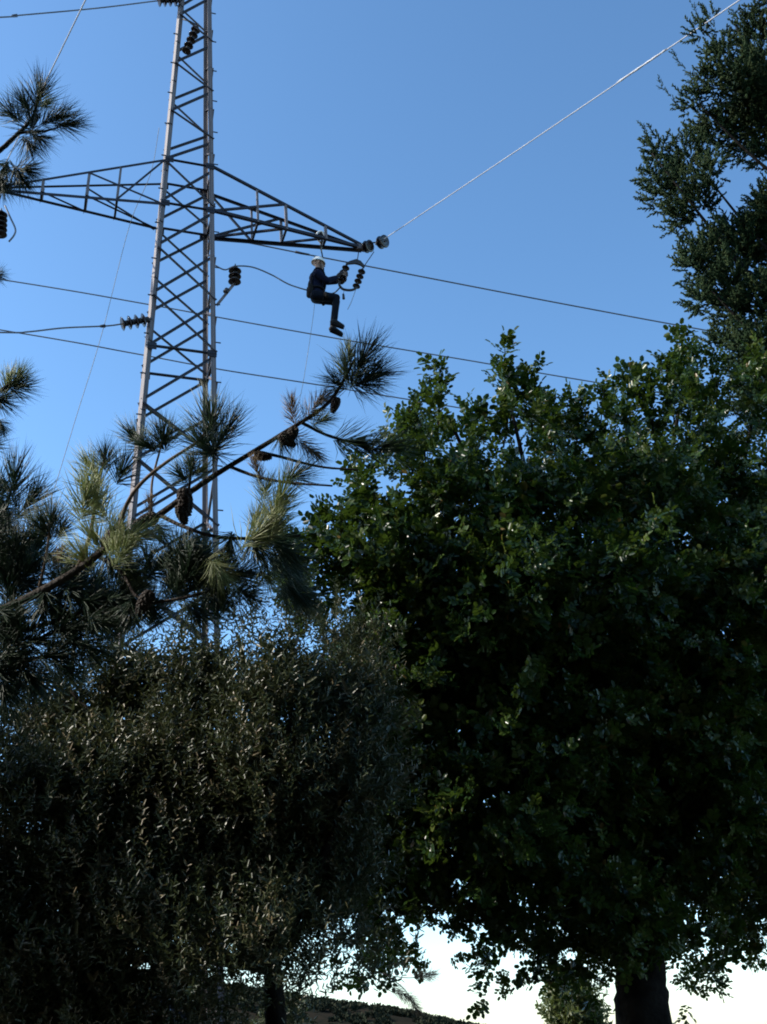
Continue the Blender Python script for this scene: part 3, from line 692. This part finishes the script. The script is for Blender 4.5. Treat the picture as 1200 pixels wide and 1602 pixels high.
# ------------------------------------------------------------------ carob tree
YC = 8.0; YT = 9.2
tb = at(1006, 1602, YT); tbase = Vector((tb.x - 0.02, YT, 0))
carob = empty('carob_tree', tbase); tag(carob, 'large dark round crowned tree with thick black trunk at lower right', 'tree')
fork = at(1000, 1470, YT)
limb(carob, 'trunk', [tbase - Vector((0, 0, .1)), tbase + Vector((0.0, 0, 0.8)), tb, at(1004, 1530, YT), fork, at(1010, 1400, YT)], 0.24, 0.15, M['bark'], 6, 0.07, 14)
CL = [(690, 625, 50), (655, 690, 62), (725, 690, 70), (790, 600, 44), (815, 650, 60), (870, 690, 70), (905, 660, 38), (985, 620, 52), (950, 690, 70), (1062, 570, 46), (1060, 660, 80), (1150, 640, 80), (1190, 600, 60),
      (560, 800, 72), (612, 752, 74), (522, 868, 72), (590, 870, 105), (505, 905, 82), (480, 930, 55), (720, 800, 120), (860, 800, 120), (1000, 790, 130), (1140, 780, 120), (650, 960, 130), (790, 940, 150), (940, 950, 160), (1100, 960, 160),
      (600, 1080, 120), (740, 1100, 150), (890, 1120, 160), (1050, 1140, 160), (1180, 1120, 120), (620, 1230, 130), (770, 1260, 150), (930, 1280, 150), (1090, 1290, 130), (1190, 1280, 90),
      (600, 1360, 110), (720, 1380, 100), (840, 1400, 100), (960, 1420, 100), (1060, 1410, 90), (1150, 1400, 80), (1200, 1420, 60), (660, 1445, 55), (590, 1440, 60), (780, 1460, 45), (815, 1490, 34), (870, 1490, 50), (930, 1500, 55), (1075, 1490, 42), (1100, 1525, 26), (1150, 1470, 40), (1185, 1470, 34), (845, 1520, 24), (1000, 1430, 75, -.9), (955, 1465, 55, -.9), (1045, 1470, 50, -.9), (1000, 1490, 40, -.9), (560, 1500, 52), (620, 1500, 54), (680, 1490, 50), (800, 1500, 56), (850, 1520, 50), (880, 1545, 36), (905, 1500, 62), (1085, 1520, 56), (1110, 1548, 36), (1170, 1490, 54), (1250, 900, 160), (1260, 1150, 150), (1250, 1350, 110)]
def crown_bow(px, py):      # the round crown swells towards the viewer at its upper left and recedes to the right and below
    return max(0, px - 760) * 0.0034 + max(0, py - 950) * 0.0016 - (0.3 if px < 720 and py < 1100 else 0)
lob = img_lobes(CL, YC, 1.0, 1.5, 0.12, crown_bow)
P, O = lobe_samples(lob, 11500, 0.3, 0.66, 1.3)
P = P + rng.normal(0, 0.045, P.shape)
v, f, T = carob_foliage(P, O, 0.043, 4, 3, 0.45, 0.13)
P2, O2 = lobe_samples([(c, (r[0] * .75, r[1] * .6, r[2] * .75)) for (c, r), w_ in zip(lob, CL) if w_[2] >= 95], 2300, 0.0)
v2, f2, T2 = carob_foliage(P2, O2, 0.066, 4, 3)
v = np.concatenate([v, v2]); f = np.concatenate([f, f2 + len(v) - len(v2)]); T = np.concatenate([T, T2])
tag(obj('crown', np_mesh('crown', v - np.array(tbase), f, T), M['carob'], carob), kind='stuff')
for (px, py, yo, r) in ((600, 880, .5, .04), (700, 650, .1, .045), (800, 640, -.2, .045), (980, 640, .2, .05), (1070, 600, .1, .045), (1180, 640, .1, .05), (620, 1300, .7, .04), (760, 1150, .6, .05), (900, 1000, .5, .05), (1080, 1000, .4, .05), (1180, 1300, .5, .04), (800, 1450, .4, .03), (1130, 1470, .3, .03), (740, 900, .4, .05), (900, 760, 0, .05)):
    e = at(px, py, YC + yo + crown_bow(px, py)); mid = fork.lerp(e, .5) + Vector((0, 0, 0.12)) + Vector((random.uniform(-.15, .15), random.uniform(-.15, .15), 0))
    limb(carob, 'limb', [fork - EZ * .05, mid, e], r * 1.5, 0.012, M['bark'])
TWT = [(690, 570), (655, 620), (740, 640), (790, 545), (830, 575), (800, 600), (905, 620), (860, 620), (985, 570), (1010, 580), (945, 610), (1062, 518), (1080, 540), (1040, 560), (1120, 570), (630, 660), (500, 800), (560, 740), (460, 850), (470, 900)]
for px, py in TWT:       # leading shoots that stand out against the sky
    Ys = YC + crown_bow(px, py); e = at(px, py, Ys + random.uniform(-.2, .2)); a = at(px + random.uniform(-15, 15), py + 100, Ys)
    d = e - a; k = 12
    pp = np.array([a + d * ((i + .5) / k) for i in range(k)]) + rng.normal(0, 0.012, (k, 3))
    oo = np.repeat(np.array([d.normalized()]), k, 0) + rnd_dir(k) * 0.35
    v, f, T = carob_foliage(pp, unit(oo), 0.052, 4, 3, 0.2, 0.05)
    sp = obj('leading_shoot', np_mesh('leading_shoot', v - np.array(tbase), f, T), M['carob'], carob); sp['kind'] = 'stuff'
    obj('stem', tube('stem', [a - tbase, a.lerp(e, .5) - tbase + Vector((.01, 0, 0)), e - tbase], 0.008, 0.003, 6), M['bark'], sp)

# ------------------------------------------------------------------ olive tree (narrow leaved, left)
YO = 6.4
ob = at(432, 1602, YO); obase = Vector((ob.x, YO, 0))
olive = empty('olive_tree', obase); tag(olive, 'grey green narrow leaved tree filling the lower left', 'tree')
ofork = at(425, 1500, YO)
limb(olive, 'trunk', [obase - Vector((0, 0, .1)), obase + Vector((.03, 0, .9)), ob, at(428, 1550, YO), ofork, at(410, 1440, YO)], 0.07, 0.04, M['bark'], 6, 0.08, 12)
OL = [(40, 1140, 60), (110, 1060, 55), (170, 1020, 50), (240, 1010, 48), (300, 965, 48), (365, 955, 50), (440, 1000, 50), (510, 990, 48), (560, 1020, 60), (90, 1160, 90), (200, 1110, 90), (320, 1090, 90), (440, 1100, 100), (550, 1120, 90),
      (40, 1260, 90), (150, 1240, 110), (280, 1220, 120), (420, 1230, 120), (540, 1240, 100), (30, 1380, 90), (140, 1370, 110), (270, 1350, 120), (400, 1350, 120), (520, 1370, 90), (30, 1500, 90), (130, 1490, 100), (240, 1450, 95), (350, 1430, 80), (440, 1430, 70), (520, 1440, 55), (60, 1600, 90), (170, 1590, 80), (270, 1550, 60), (330, 1590, 40), (500, 1500, 58), (465, 1525, 50), (545, 1515, 44), (440, 1550, 44, -.5), (590, 1500, 40), (460, 1480, 40), (600, 1480, 26), (300, 1640, 70), (150, 1690, 90), (0, 1690, 90), (-60, 1200, 90), (-70, 1400, 110), (-60, 1580, 110), (400, 1610, 30), (430, 1470, 62, -.55), (440, 1545, 34, -.5), (415, 1580, 30, -.5), (350, 1500, 66, -.6), (480, 1480, 44, -.5), (400, 1530, 44, -.55), (300, 1520, 60, -.6)]
lob = img_lobes(OL, YO, 1.0, 1.4, 0.07)
P, O = lobe_samples(lob, 15500, 0.1, 0.45, 4.1)
P = P + rng.normal(0, 0.075, P.shape)
v, f, T = olive_foliage(P, O, 0.038, 14, 0.18)
P2, O2 = lobe_samples([(c, (r[0] * .8, r[1] * .6, r[2] * .8)) for c, r in lob[9:34]], 2600, 0.0)
v2, f2, T2 = olive_foliage(P2, O2, 0.075, 12, 0.2)
v = np.concatenate([v, v2]); f = np.concatenate([f, f2 + len(v) - len(v2)]); T = np.concatenate([T, T2])
tag(obj('crown', np_mesh('crown', v - np.array(obase), f, T), M['olive'], olive), kind='stuff')
for (px, py, yo, r) in ((110, 1080, 0, .035), (240, 1020, .1, .035), (370, 990, -.1, .035), (510, 1010, .1, .035), (60, 1300, -.2, .04), (200, 1300, -.3, .04), (540, 1250, -.2, .035), (90, 1520, -.2, .035), (520, 1440, 0, .02)):
    e = at(px, py, YO + yo); mid = ofork.lerp(e, .5) + Vector((random.uniform(-.1, .1), random.uniform(-.15, .15), 0.05))
    limb(olive, 'limb', [ofork - EZ * .03, mid, e], r * 1.3, 0.008, M['bark'])

# ------------------------------------------------------------------ cypress (upper right)
YP = 9.6
pb = at(1330, 1400, YP); pbase = Vector((pb.x, YP, 0))
cyp = empty('cypress_tree', pbase); tag(cyp, 'tall feathery conifer rising along the right edge to the top corner', 'tree')
limb(cyp, 'trunk', [pbase - Vector((0, 0, .1)), pbase + Vector((0, 0, 3)), at(1300, 700, YP), at(1290, 300, YP), at(1280, -200, YP)], 0.22, 0.05, M['bark'], 5, 0.05, 12)
PL = [(1180, 60, 50), (1200, 130, 80), (1150, 130, 50), (1105, 130, 36), (1085, 160, 26), (1120, 90, 34), (1092, 50, 18), (1110, 30, 16), (1170, 200, 60), (1120, 205, 46), (1075, 250, 42), (1030, 235, 28), (1020, 275, 26), (1045, 300, 44), (1095, 320, 44), (1065, 345, 36), (1110, 270, 34), (1150, 390, 55), (1100, 400, 40), (1080, 420, 28), (1190, 380, 60), (1130, 450, 55), (1180, 480, 70), (1095, 470, 24), (1170, 545, 40), (1200, 560, 50), (1260, 150, 110), (1260, 350, 110), (1260, 550, 100), (1190, 320, 30), (1200, 230, 40), (1250, -40, 100)]
lob = img_lobes(PL + [(1190, 610, 60), (1135, 545, 34)], YP, 1.0, 1.3, 0.0)
P, O = lobe_samples(lob, 6800, 0.1, 0.45, 2.2)
v, f, T = cypress_foliage(P, O, 17, 0.17, 0.0098)
tag(obj('crown', np_mesh('crown', v - np.array(pbase), f, T), M['cypress'], cyp), kind='stuff')
for a, b, r in (((1295, 620), (1100, 440), .035), ((1292, 560), (1020, 240), .04), ((1290, 480), (1085, 250), .03), ((1290, 330), (1090, 160), .03), ((1285, 260), (1150, 40), .03), ((1285, 200), (1092, 40), .02), ((1296, 700), (1180, 500), .03)):
    A = at(*a, YP); B = at(*b, YP - .1); limb(cyp, 'limb', [A, A.lerp(B, .5) - EZ * .12, B], r, 0.006, M['bark'])
for (x, y), (x2, y2) in (((1110, 60), (1075, -5)), ((1120, 50), (1100, 8)), ((1090, 130), (1052, 82)), ((1075, 180), (1030, 128)), ((1030, 250), (1003, 195)), ((1160, 60), (1148, 15)), ((1190, 50), (1178, 10))):
    a = at(x, y, YP); e = at(x2, y2, YP - .05); d = e - a; k = 10
    pp = np.array([a + d * ((i + .5) / k) for i in range(k)]); oo = unit(np.repeat(np.array([d.normalized()]), k, 0) + rnd_dir(k) * .45)
    v, f, T = cypress_foliage(pp, oo, 14, 0.10, 0.005, (-.1, 0, .2))
    sp = obj('feathery_spray', np_mesh('feathery_spray', v - np.array(pbase), f, T), M['cypress'], cyp); sp['kind'] = 'stuff'

# ------------------------------------------------------------------ pine (left, near)
YN = 3.4
nb_ = at(-330, 1500, YN + .3); nbase = Vector((nb_.x, nb_.y, 0))
pine = empty('pine_tree', nbase); tag(pine, 'near pine with long needled branches and dark cones reaching in from left', 'tree')
limb(pine, 'trunk', [nbase - Vector((0, 0, .1)), nbase + Vector((.02, 0, 1.2)), at(-320, 1000, YN + .3), at(-300, 500, YN + .3), at(-290, 0, YN + .3), at(-280, -300, YN + .3)], 0.13, 0.04, M['pine_bark'], 6, 0.08, 12)
def pbranch(pts, r0, r1, name='branch', mt='pine_bark'):
    return limb(pine, name, [at(*p) for p in pts], r0, r1, M[mt], 6, 0.10, 8)
pbranch([(-315, 1080, 3.7), (-150, 1010, 3.65), (0, 955, 3.55), (100, 905, 3.45), (185, 845, 3.4), (240, 812, 3.36), (300, 768, 3.3), (350, 735, 3.28), (440, 680, 3.22), (505, 638, 3.2), (530, 608, 3.18), (556, 560, 3.16)], 0.0165, 0.004)
pbranch([(184, 838, 3.4), (198, 790, 3.36), (222, 755, 3.34), (262, 722, 3.3), (310, 690, 3.3), (332, 660, 3.28)], 0.008, 0.004, 'twig', 'twig')
pbranch([(237, 812, 3.36), (238, 755, 3.38), (250, 705, 3.4), (258, 670, 3.4)], 0.005, 0.003, 'twig', 'twig')
pbranch([(295, 770, 3.3), (298, 745, 3.26), (300, 715, 3.24)], 0.005, 0.003, 'twig')
pbranch([(250, 806, 3.35), (290, 825, 3.3), (340, 840, 3.28), (400, 842, 3.26), (470, 838, 3.25)], 0.007, 0.004, 'twig')
pbranch([(360, 730, 3.27), (400, 745, 3.22), (450, 755, 3.18), (520, 760, 3.15)], 0.006, 0.003, 'twig')
pbranch([(395, 705, 3.25), (440, 715, 3.28), (500, 730, 3.3), (560, 735, 3.3)], 0.006, 0.003, 'twig')
pbranch([(470, 660, 3.21), (510, 680, 3.25), (560, 695, 3.3), (590, 705, 3.3)], 0.006, 0.003, 'twig')
pbranch([(150, 868, 3.42), (190, 895, 3.4), (225, 940, 3.38), (310, 930, 3.36), (375, 905, 3.35)], 0.007, 0.004, 'twig')
pbranch([(120, 892, 3.43), (140, 840, 3.45), (152, 770, 3.48), (165, 710, 3.5)], 0.008, 0.004, 'twig', 'twig')
pbranch([(60, 925, 3.5), (72, 870, 3.5), (80, 810, 3.5)], 0.006, 0.003, 'twig', 'twig')
pbranch([(-100, 990, 3.6), (-40, 900, 3.65), (0, 820, 3.7), (20, 760, 3.7)], 0.010, 0.004, 'twig')
pbranch([(-300, 700, 3.7), (-150, 660, 3.6), (-40, 630, 3.55), (10, 605, 3.5), (30, 590, 3.5)], 0.014, 0.004)
pbranch([(-300, 420, 3.7), (-150, 330, 3.6), (-40, 262, 3.55), (0, 235, 3.5), (25, 212, 3.48), (50, 185, 3.46), (62, 150, 3.45)], 0.016, 0.005)
pbranch([(-20, 248, 3.52), (10, 262, 3.5), (30, 280, 3.48)], 0.006, 0.003, 'twig')
pbranch([(30, 208, 3.48), (70, 205, 3.45), (95, 198, 3.43)], 0.005, 0.003, 'twig')
pbranch([(-200, 1060, 3.7), (-60, 1010, 3.6), (40, 985, 3.55), (120, 960, 3.5), (190, 930, 3.45)], 0.012, 0.004)
pbranch([(-250, 1100, 3.7), (-80, 1060, 3.6), (20, 1040, 3.55), (90, 1020, 3.5)], 0.010, 0.004)

def tuft_mesh(name, n, length, axis_len, mt, spread=1.0, droop=0.0):
    """needles in a brush round a short shoot along +Z"""
    u = rng.random(n) ** 0.8; z = u * axis_len
    ph = rng.random(n) * 6.28; ang = (0.25 + 0.75 * (1 - u) + rng.normal(0, 0.14, n)) * spread
    D = np.stack([np.sin(ang) * np.cos(ph), np.sin(ang) * np.sin(ph), np.cos(ang)], 1)
    L = length * rng.uniform(0.65, 1.1, n); P = np.stack([0 * z, 0 * z, z], 1) + D * 0.004
    # two segments per needle so it bends a little
    bend = rnd_dir(n) * 0.30 + np.array([0, 0, -droop])
    s, t = perp(unit(D)); r = np.full(n, 0.00125)
    V = np.empty((n, 7, 3)); M1 = P + D * (L * 0.5)[:, None]; T1 = M1 + unit(D + bend) * (L * 0.5)[:, None]
    for k in range(3):
        a = 2.094 * k; c = s * math.cos(a) + t * math.sin(a)
        V[:, k] = P + c * r[:, None] * 0.8; V[:, 3 + k] = M1 + c * r[:, None]
    V[:, 6] = T1; b = np.arange(n)[:, None] * 7
    tr = []
    for k in range(3):
        k2 = (k + 1) % 3; tr += [b + [[k, k2, 3 + k2]], b + [[k, 3 + k2, 3 + k]], b + [[3 + k, 3 + k2, 6]]]
    f = np.stack(tr, 1).reshape(-1, 3); T = np.repeat(rng.random(n), 9)
    me = np_mesh(name, V.reshape(-1, 3), f, T); me.materials.append(M[mt]); return me
TUFT = {'d': [tuft_mesh('needle_tuft', 120, 0.14, 0.05, 'needle', 1.15) for _ in range(4)],
        'l': [tuft_mesh('long_needle_tuft', 130, 0.15, 0.09, 'needle', 0.95) for _ in range(3)],
        'p': [tuft_mesh('pale_needle_tuft', 105, 0.125, 0.07, 'pale_needle', 1.1) for _ in range(3)],
        'b': [tuft_mesh('dry_needle_tuft', 130, 0.09, 0.12, 'dry_needle', 1.1) for _ in range(2)]}
def tuft(px, py, Y, ax, ay, az=0.0, kind='d', s=1.0):
    """shoot tip at image spot (px,py); axis given as right / up / away"""
    p = at(px, py, Y); d = (RT * ax + UP * ay + FW * az).normalized()
    o = obj('needle_tuft', random.choice(TUFT[kind]), None, pine, p - d * 0.05 * s - nbase)
    q = d.to_track_quat('Z', 'Y') @ Matrix.Rotation(random.uniform(0, 6.28), 3, 'Z').to_quaternion()
    o.rotation_mode = 'QUATERNION'; o.rotation_quaternion = q; o.scale = (s, s, s * random.uniform(.9, 1.1))
TF = [(560, 575, 3.16, .5, .8, 0, 'l', 1.0), (545, 590, 3.16, -.3, .9, 0, 'p', .8), (575, 590, 3.18, .9, .4, .2, 'l', .9), (565, 600, 3.2, .9, .1, -.3, 'd', .9), (530, 600, 3.18, -.8, .5, .2, 'd', .7), (545, 560, 3.14, .1, 1, 0, 'p', .6),
      (485, 645, 3.2, .5, .6, .2, 'b', .8), (460, 655, 3.2, -.2, .9, 0, 'b', .7), (470, 690, 3.22, .6, -.5, 0, 'b', .8), (440, 690, 3.22, .3, -.8, 0, 'd', .5), (500, 660, 3.2, .7, .3, 0, 'p', .6),
      (540, 690, 3.28, .9, -.1, .2, 'l', .9), (585, 702, 3.3, .9, .15, 0, 'l', .9), (460, 745, 3.2, .6, .3, 0, 'd', .8), 
      (415, 770, 3.24, .2, .9, 0, 'p', .7), (405, 745, 3.22, -.2, .8, 0, 'b', .6), (430, 800, 3.24, .5, .7, 0, 'p', .8), (400, 812, 3.25, .3, .8, .2, 'p', .6), (440, 860, 3.25, .6, -.4, 0, 'd', 1), (400, 860, 3.26, .3, -.7, 0, 'd', .9), (360, 850, 3.28, -.2, -.8, 0, 'd', .8), (415, 900, 3.3, .4, -.6, 0, 'p', .6),
      (330, 672, 3.28, 0, 1, 0, 'l', 1.05), (345, 690, 3.28, .5, .8, 0, 'l', .9), (320, 700, 3.28, -.5, .6, -.3, 'd', .9), (335, 705, 3.26, .2, .2, -1, 'd', .9), (255, 690, 3.4, -.2, .9, 0, 'd', .85), (262, 680, 3.4, .5, .7, 0, 'd', .7), (235, 700, 3.4, -.7, .5, 0, 'd', .7), (300, 730, 3.25, 0, .9, 0, 'd', .7), (285, 745, 3.25, -.5, .5, 0, 'd', .7), (310, 740, 3.25, .5, .4, 0, 'p', .5),
      (165, 720, 3.5, 0, 1, 0, 'd', .8), (150, 745, 3.5, -.4, .8, 0, 'p', .9), (160, 800, 3.47, -.5, .7, 0, 'p', 1.0), (150, 850, 3.45, -.4, .8, 0, 'p', 1.0), (180, 830, 3.44, .3, .9, 0, 'p', .7), (135, 880, 3.44, -.5, .6, 0, 'p', .9), (190, 740, 3.48, .4, .8, 0, 'd', .9), (175, 880, 3.42, .3, -.5, 0, 'd', .9), (200, 900, 3.42, .6, -.3, 0, 'p', .7), (215, 690, 3.45, -.6, .8, 0, 'd', .8), (235, 800, 3.36, 0, 1, 0, 'b', .5), (195, 880, 3.4, .5, -.6, 0, 'd', .8),
      (80, 815, 3.5, 0, 1, 0, 'd', .9), (70, 830, 3.5, -.5, .8, 0, 'd', .8), (95, 830, 3.5, .5, .8, 0, 'd', .7), (90, 880, 3.5, .3, .8, 0, 'b', .6), (20, 770, 3.7, .1, 1, 0, 'l', 1.1), (5, 800, 3.7, -.3, .9, 0, 'd', 1.1), (35, 800, 3.68, .6, .7, 0, 'l', 1.0), (40, 850, 3.66, .6, .4, 0, 'd', 1.1), (5, 870, 3.66, -.2, .8, 0, 'd', 1.2), (45, 890, 3.6, .4, .7, 0, 'd', 1.1), (15, 920, 3.6, 0, .8, 0, 'd', 1.2), (100, 900, 3.5, .4, .5, 0, 'd', 1.0), (120, 930, 3.48, .5, -.3, 0, 'd', 1.0), (70, 950, 3.5, 0, -.6, 0, 'd', 1.2), (150, 945, 3.46, .6, -.2, 0, 'd', 1.0), (190, 935, 3.44, .9, .1, 0, 'd', 1.0), (20, 970, 3.55, -.3, -.5, 0, 'd', 1.2), (60, 1000, 3.53, .6, .1, 0, 'd', 1.2), (110, 985, 3.5, .8, 0, 0, 'd', 1.1), (160, 975, 3.46, .7, -.3, 0, 'd', 1.0), (20, 1030, 3.55, .5, -.1, 0, 'd', 1.2), (85, 1025, 3.5, .8, .1, 0, 'd', 1.1), (50, 1060, 3.55, .5, -.6, 0, 'd', 1.1), (5, 1075, 3.56, .2, -.7, 0, 'd', 1.1), (130, 1010, 3.5, .7, -.4, 0, 'd', 1.0), (235, 955, 3.4, .4, -.5, 0, 'd', .8), (205, 960, 3.42, 0, -.7, 0, 'd', .9),
      (260, 880, 3.38, .4, .3, 0, 'd', .7), (300, 860, 3.36, .6, -.4, 0, 'd', .8), (320, 900, 3.36, .7, .3, 0, 'd', .9), (370, 900, 3.35, .9, .2, 0, 'd', 1.0), (385, 930, 3.35, .8, -.3, 0, 'd', .9), (340, 930, 3.36, .3, -.6, 0, 'd', .8), (280, 915, 3.37, .3, .6, 0, 'd', .7), (350, 880, 3.35, .3, .7, 0, 'p', .6), (250, 830, 3.36, .5, -.6, 0, 'd', .6),
      (25, 595, 3.5, .6, .8, 0, 'p', .8), (10, 610, 3.52, .3, .9, 0, 'p', .8), (30, 605, 3.5, .9, .2, 0, 'd', .8), (0, 625, 3.52, .6, -.2, 0, 'd', .8), (2, 665, 3.6, .3, -.6, 0, 'd', .5), (-15, 690, 3.6, .4, .5, 0, 'd', .8),
      (62, 150, 3.45, .3, .9, 0, 'd', 1.0), (40, 165, 3.46, -.5, .8, 0, 'd', .9), (70, 165, 3.44, .6, .7, 0, 'p', .55), (95, 195, 3.43, .95, .1, 0, 'l', .8), (75, 190, 3.44, .8, .4, 0, 'l', .8), (50, 195, 3.46, .2, .3, -.9, 'd', 1.0), (20, 180, 3.5, -.6, .6, 0, 'd', .9), (60, 215, 3.46, .7, -.4, 0, 'd', .8), (45, 225, 3.47, .4, -.7, 0, 'd', .8), (30, 275, 3.48, .4, -.7, 0, 'd', .9), (10, 265, 3.5, -.2, -.7, 0, 'd', .9), (40, 265, 3.47, .8, -.1, 0, 'd', .8), (5, 290, 3.5, .2, -.9, 0, 'd', .8), (-5, 430, 3.55, .6, .1, 0, 'd', .5)]
for t_ in TF: tuft(*t_)
def scatter(poly_boxes, n, Y0, Y1, kinds):
    for _ in range(n):
        x0, y0, x1, y1 = random.choice(poly_boxes); t = random.random()
        px, py = random.uniform(x0, x1), random.uniform(y0, y1); a = random.uniform(-1.2, 1.9)
        tuft(px, py, random.uniform(Y0, Y1), math.cos(a), math.sin(a), random.uniform(-.4, .4), random.choice(kinds), random.uniform(.75, 1.1))
scatter([(-20, 870, 90, 1000), (-20, 960, 140, 1080), (60, 900, 190, 990), (120, 900, 240, 970), (-20, 760, 40, 900)], 60, 3.5, 3.9, 'dddl')
scatter([(190, 850, 330, 950), (220, 880, 330, 960), (330, 830, 470, 930), (270, 860, 350, 960), (400, 830, 450, 890)], 22, 3.35, 3.65, 'dddl')
scatter([(390, 760, 450, 850), (130, 730, 200, 880), (330, 840, 420, 900)], 12, 3.15, 3.3, 'p')

def cone_mesh():
    bm = bmesh.new()
    L = 0.085; rows = 9
    for i in range(rows):
        u = (i + .5) / rows; r = 0.027 * math.sin(math.pi * min(1, 0.16 + 0.84 * u * .98)) ** 0.7 * (1.0 - 0.25 * u)
        n = max(4, int(10 * r / 0.027))
        for k in range(n):
            a = 2 * math.pi * (k + 0.5 * (i % 2)) / n
            d = Vector((math.cos(a), math.sin(a), 0))
            mm = Matrix.Translation(d * r * 0.72 + Vector((0, 0, u * L))) @ (d * .8 + Vector((0, 0, .6))).to_track_quat('Z', 'Y').to_matrix().to_4x4() @ Matrix.Diagonal((0.0095, 0.007, 0.012, 1))
            bmesh.ops.create_icosphere(bm, subdivisions=1, radius=1.0, matrix=mm)
    bmesh.ops.create_cone(bm, cap_ends=True, segments=10, radius1=0.012, radius2=0.006, depth=L * .95, matrix=Matrix.Translation((0, 0, L * .48)))
    me = bpy.data.meshes.new('pine_cone'); bm.to_mesh(me); bm.free(); me.materials.append(M['cone']); return me
CONE = cone_mesh()
for px, py, Y, ax, ay, s in ((287, 765, 3.24, .15, -1, 1.0), (200, 838, 3.38, -.9, -.25, 1.05), (168, 842, 3.38, .6, .4, .8), (245, 808, 3.34, -.9, -.4, .95), (236, 926, 3.36, -.5, -.9, .95), (398, 712, 3.24, .9, -.1, .65), (438, 680, 3.2, .8, -.6, .7), (462, 668, 3.2, -.4, -.9, .7), (528, 622, 3.16, -.3, -.9, .6), (398, 838, 3.25, .8, -.4, .65), (280, 790, 3.25, .3, -.9, .75)):
    p = at(px, py, Y); d = (RT * ax + UP * ay).normalized()
    o = obj('pine_cone', CONE, None, pine, p - nbase); o.rotation_euler = d.to_track_quat('Z', 'Y').to_euler(); o.scale = (s, s, s)

# ------------------------------------------------------------------ shrubs behind the trunk
def shrub(px, py, Y, r, n, label, mt, name):
    c = at(px, py, Y); base = Vector((c.x, c.y, 0)); R = r * Y / FOC
    t = empty(name, base); tag(t, label, 'shrub')
    lobs = [((c.x + random.uniform(-.5, .5) * R, c.y + random.uniform(-.5, .5) * R, c.z + random.uniform(-.6, .5) * R), (R * .6, R * .6, R * .6)) for _ in range(7)]
    lobs += [((c.x, c.y, c.z - R * k), (R * .8, R * .8, R * .8)) for k in (.8, 1.6)]
    P, O = lobe_samples(lobs, n, .3); v, f, T = olive_foliage(P, O, 0.07, 10, 0.2, 0.35, .6, .1)
    tag(obj('crown', np_mesh('crown', v - np.array(base), f, T), M[mt], t), kind='stuff')
    for k in range(4):
        e = Vector(lobs[k][0]); limb(t, 'stem', [base - EZ * .05, base.lerp(e, .5) + Vector((random.uniform(-.1, .1), 0, 0)), e], .03, .008, M['bark'], 4)
shrub(900, 1585, 13.0, 44, 800, 'sunlit yellow green shrub showing left of the thick trunk', 'shrub', 'shrub')
shrub(440, 1620, 14.0, 44, 500, 'dark shrub at the foot of the hill beside the thin trunk', 'olive', 'shrub')
# dry pine twig hanging in the gap under the crown
tw = empty('hanging_twig', at(560, 1500, 7.2)); tag(tw, 'bare dry twig with wispy needles hanging in the bright gap', 'twig')
for pts in ([(540, 1490), (590, 1520), (640, 1530), (668, 1522)], [(600, 1522), (630, 1545), (642, 1562)], [(570, 1512), (610, 1550), (640, 1556)]):
    obj('stem', tube('stem', [at(x, y, 7.2) - tw.location for x, y in catmull([Vector((a, b, 0)) for a, b in pts], 4) for _ in (0,)] if False else [at(q.x, q.y, 7.2) - tw.location for q in catmull([Vector((a, b, 0)) for a, b in pts], 4)], 0.0035, 0.002, 5), M['twig'], tw)
for x, y in ((645, 1528), (640, 1555), (612, 1542)):
    d = (RT * random.uniform(.1, .9) + UP * random.uniform(-.9, .5)).normalized()
    o = obj('needle_tuft', TUFT['b'][0], None, tw, at(x, y, 7.2) - tw.location); o.rotation_euler = d.to_track_quat('Z', 'Y').to_euler(); o.scale = (.9, .9, .9)
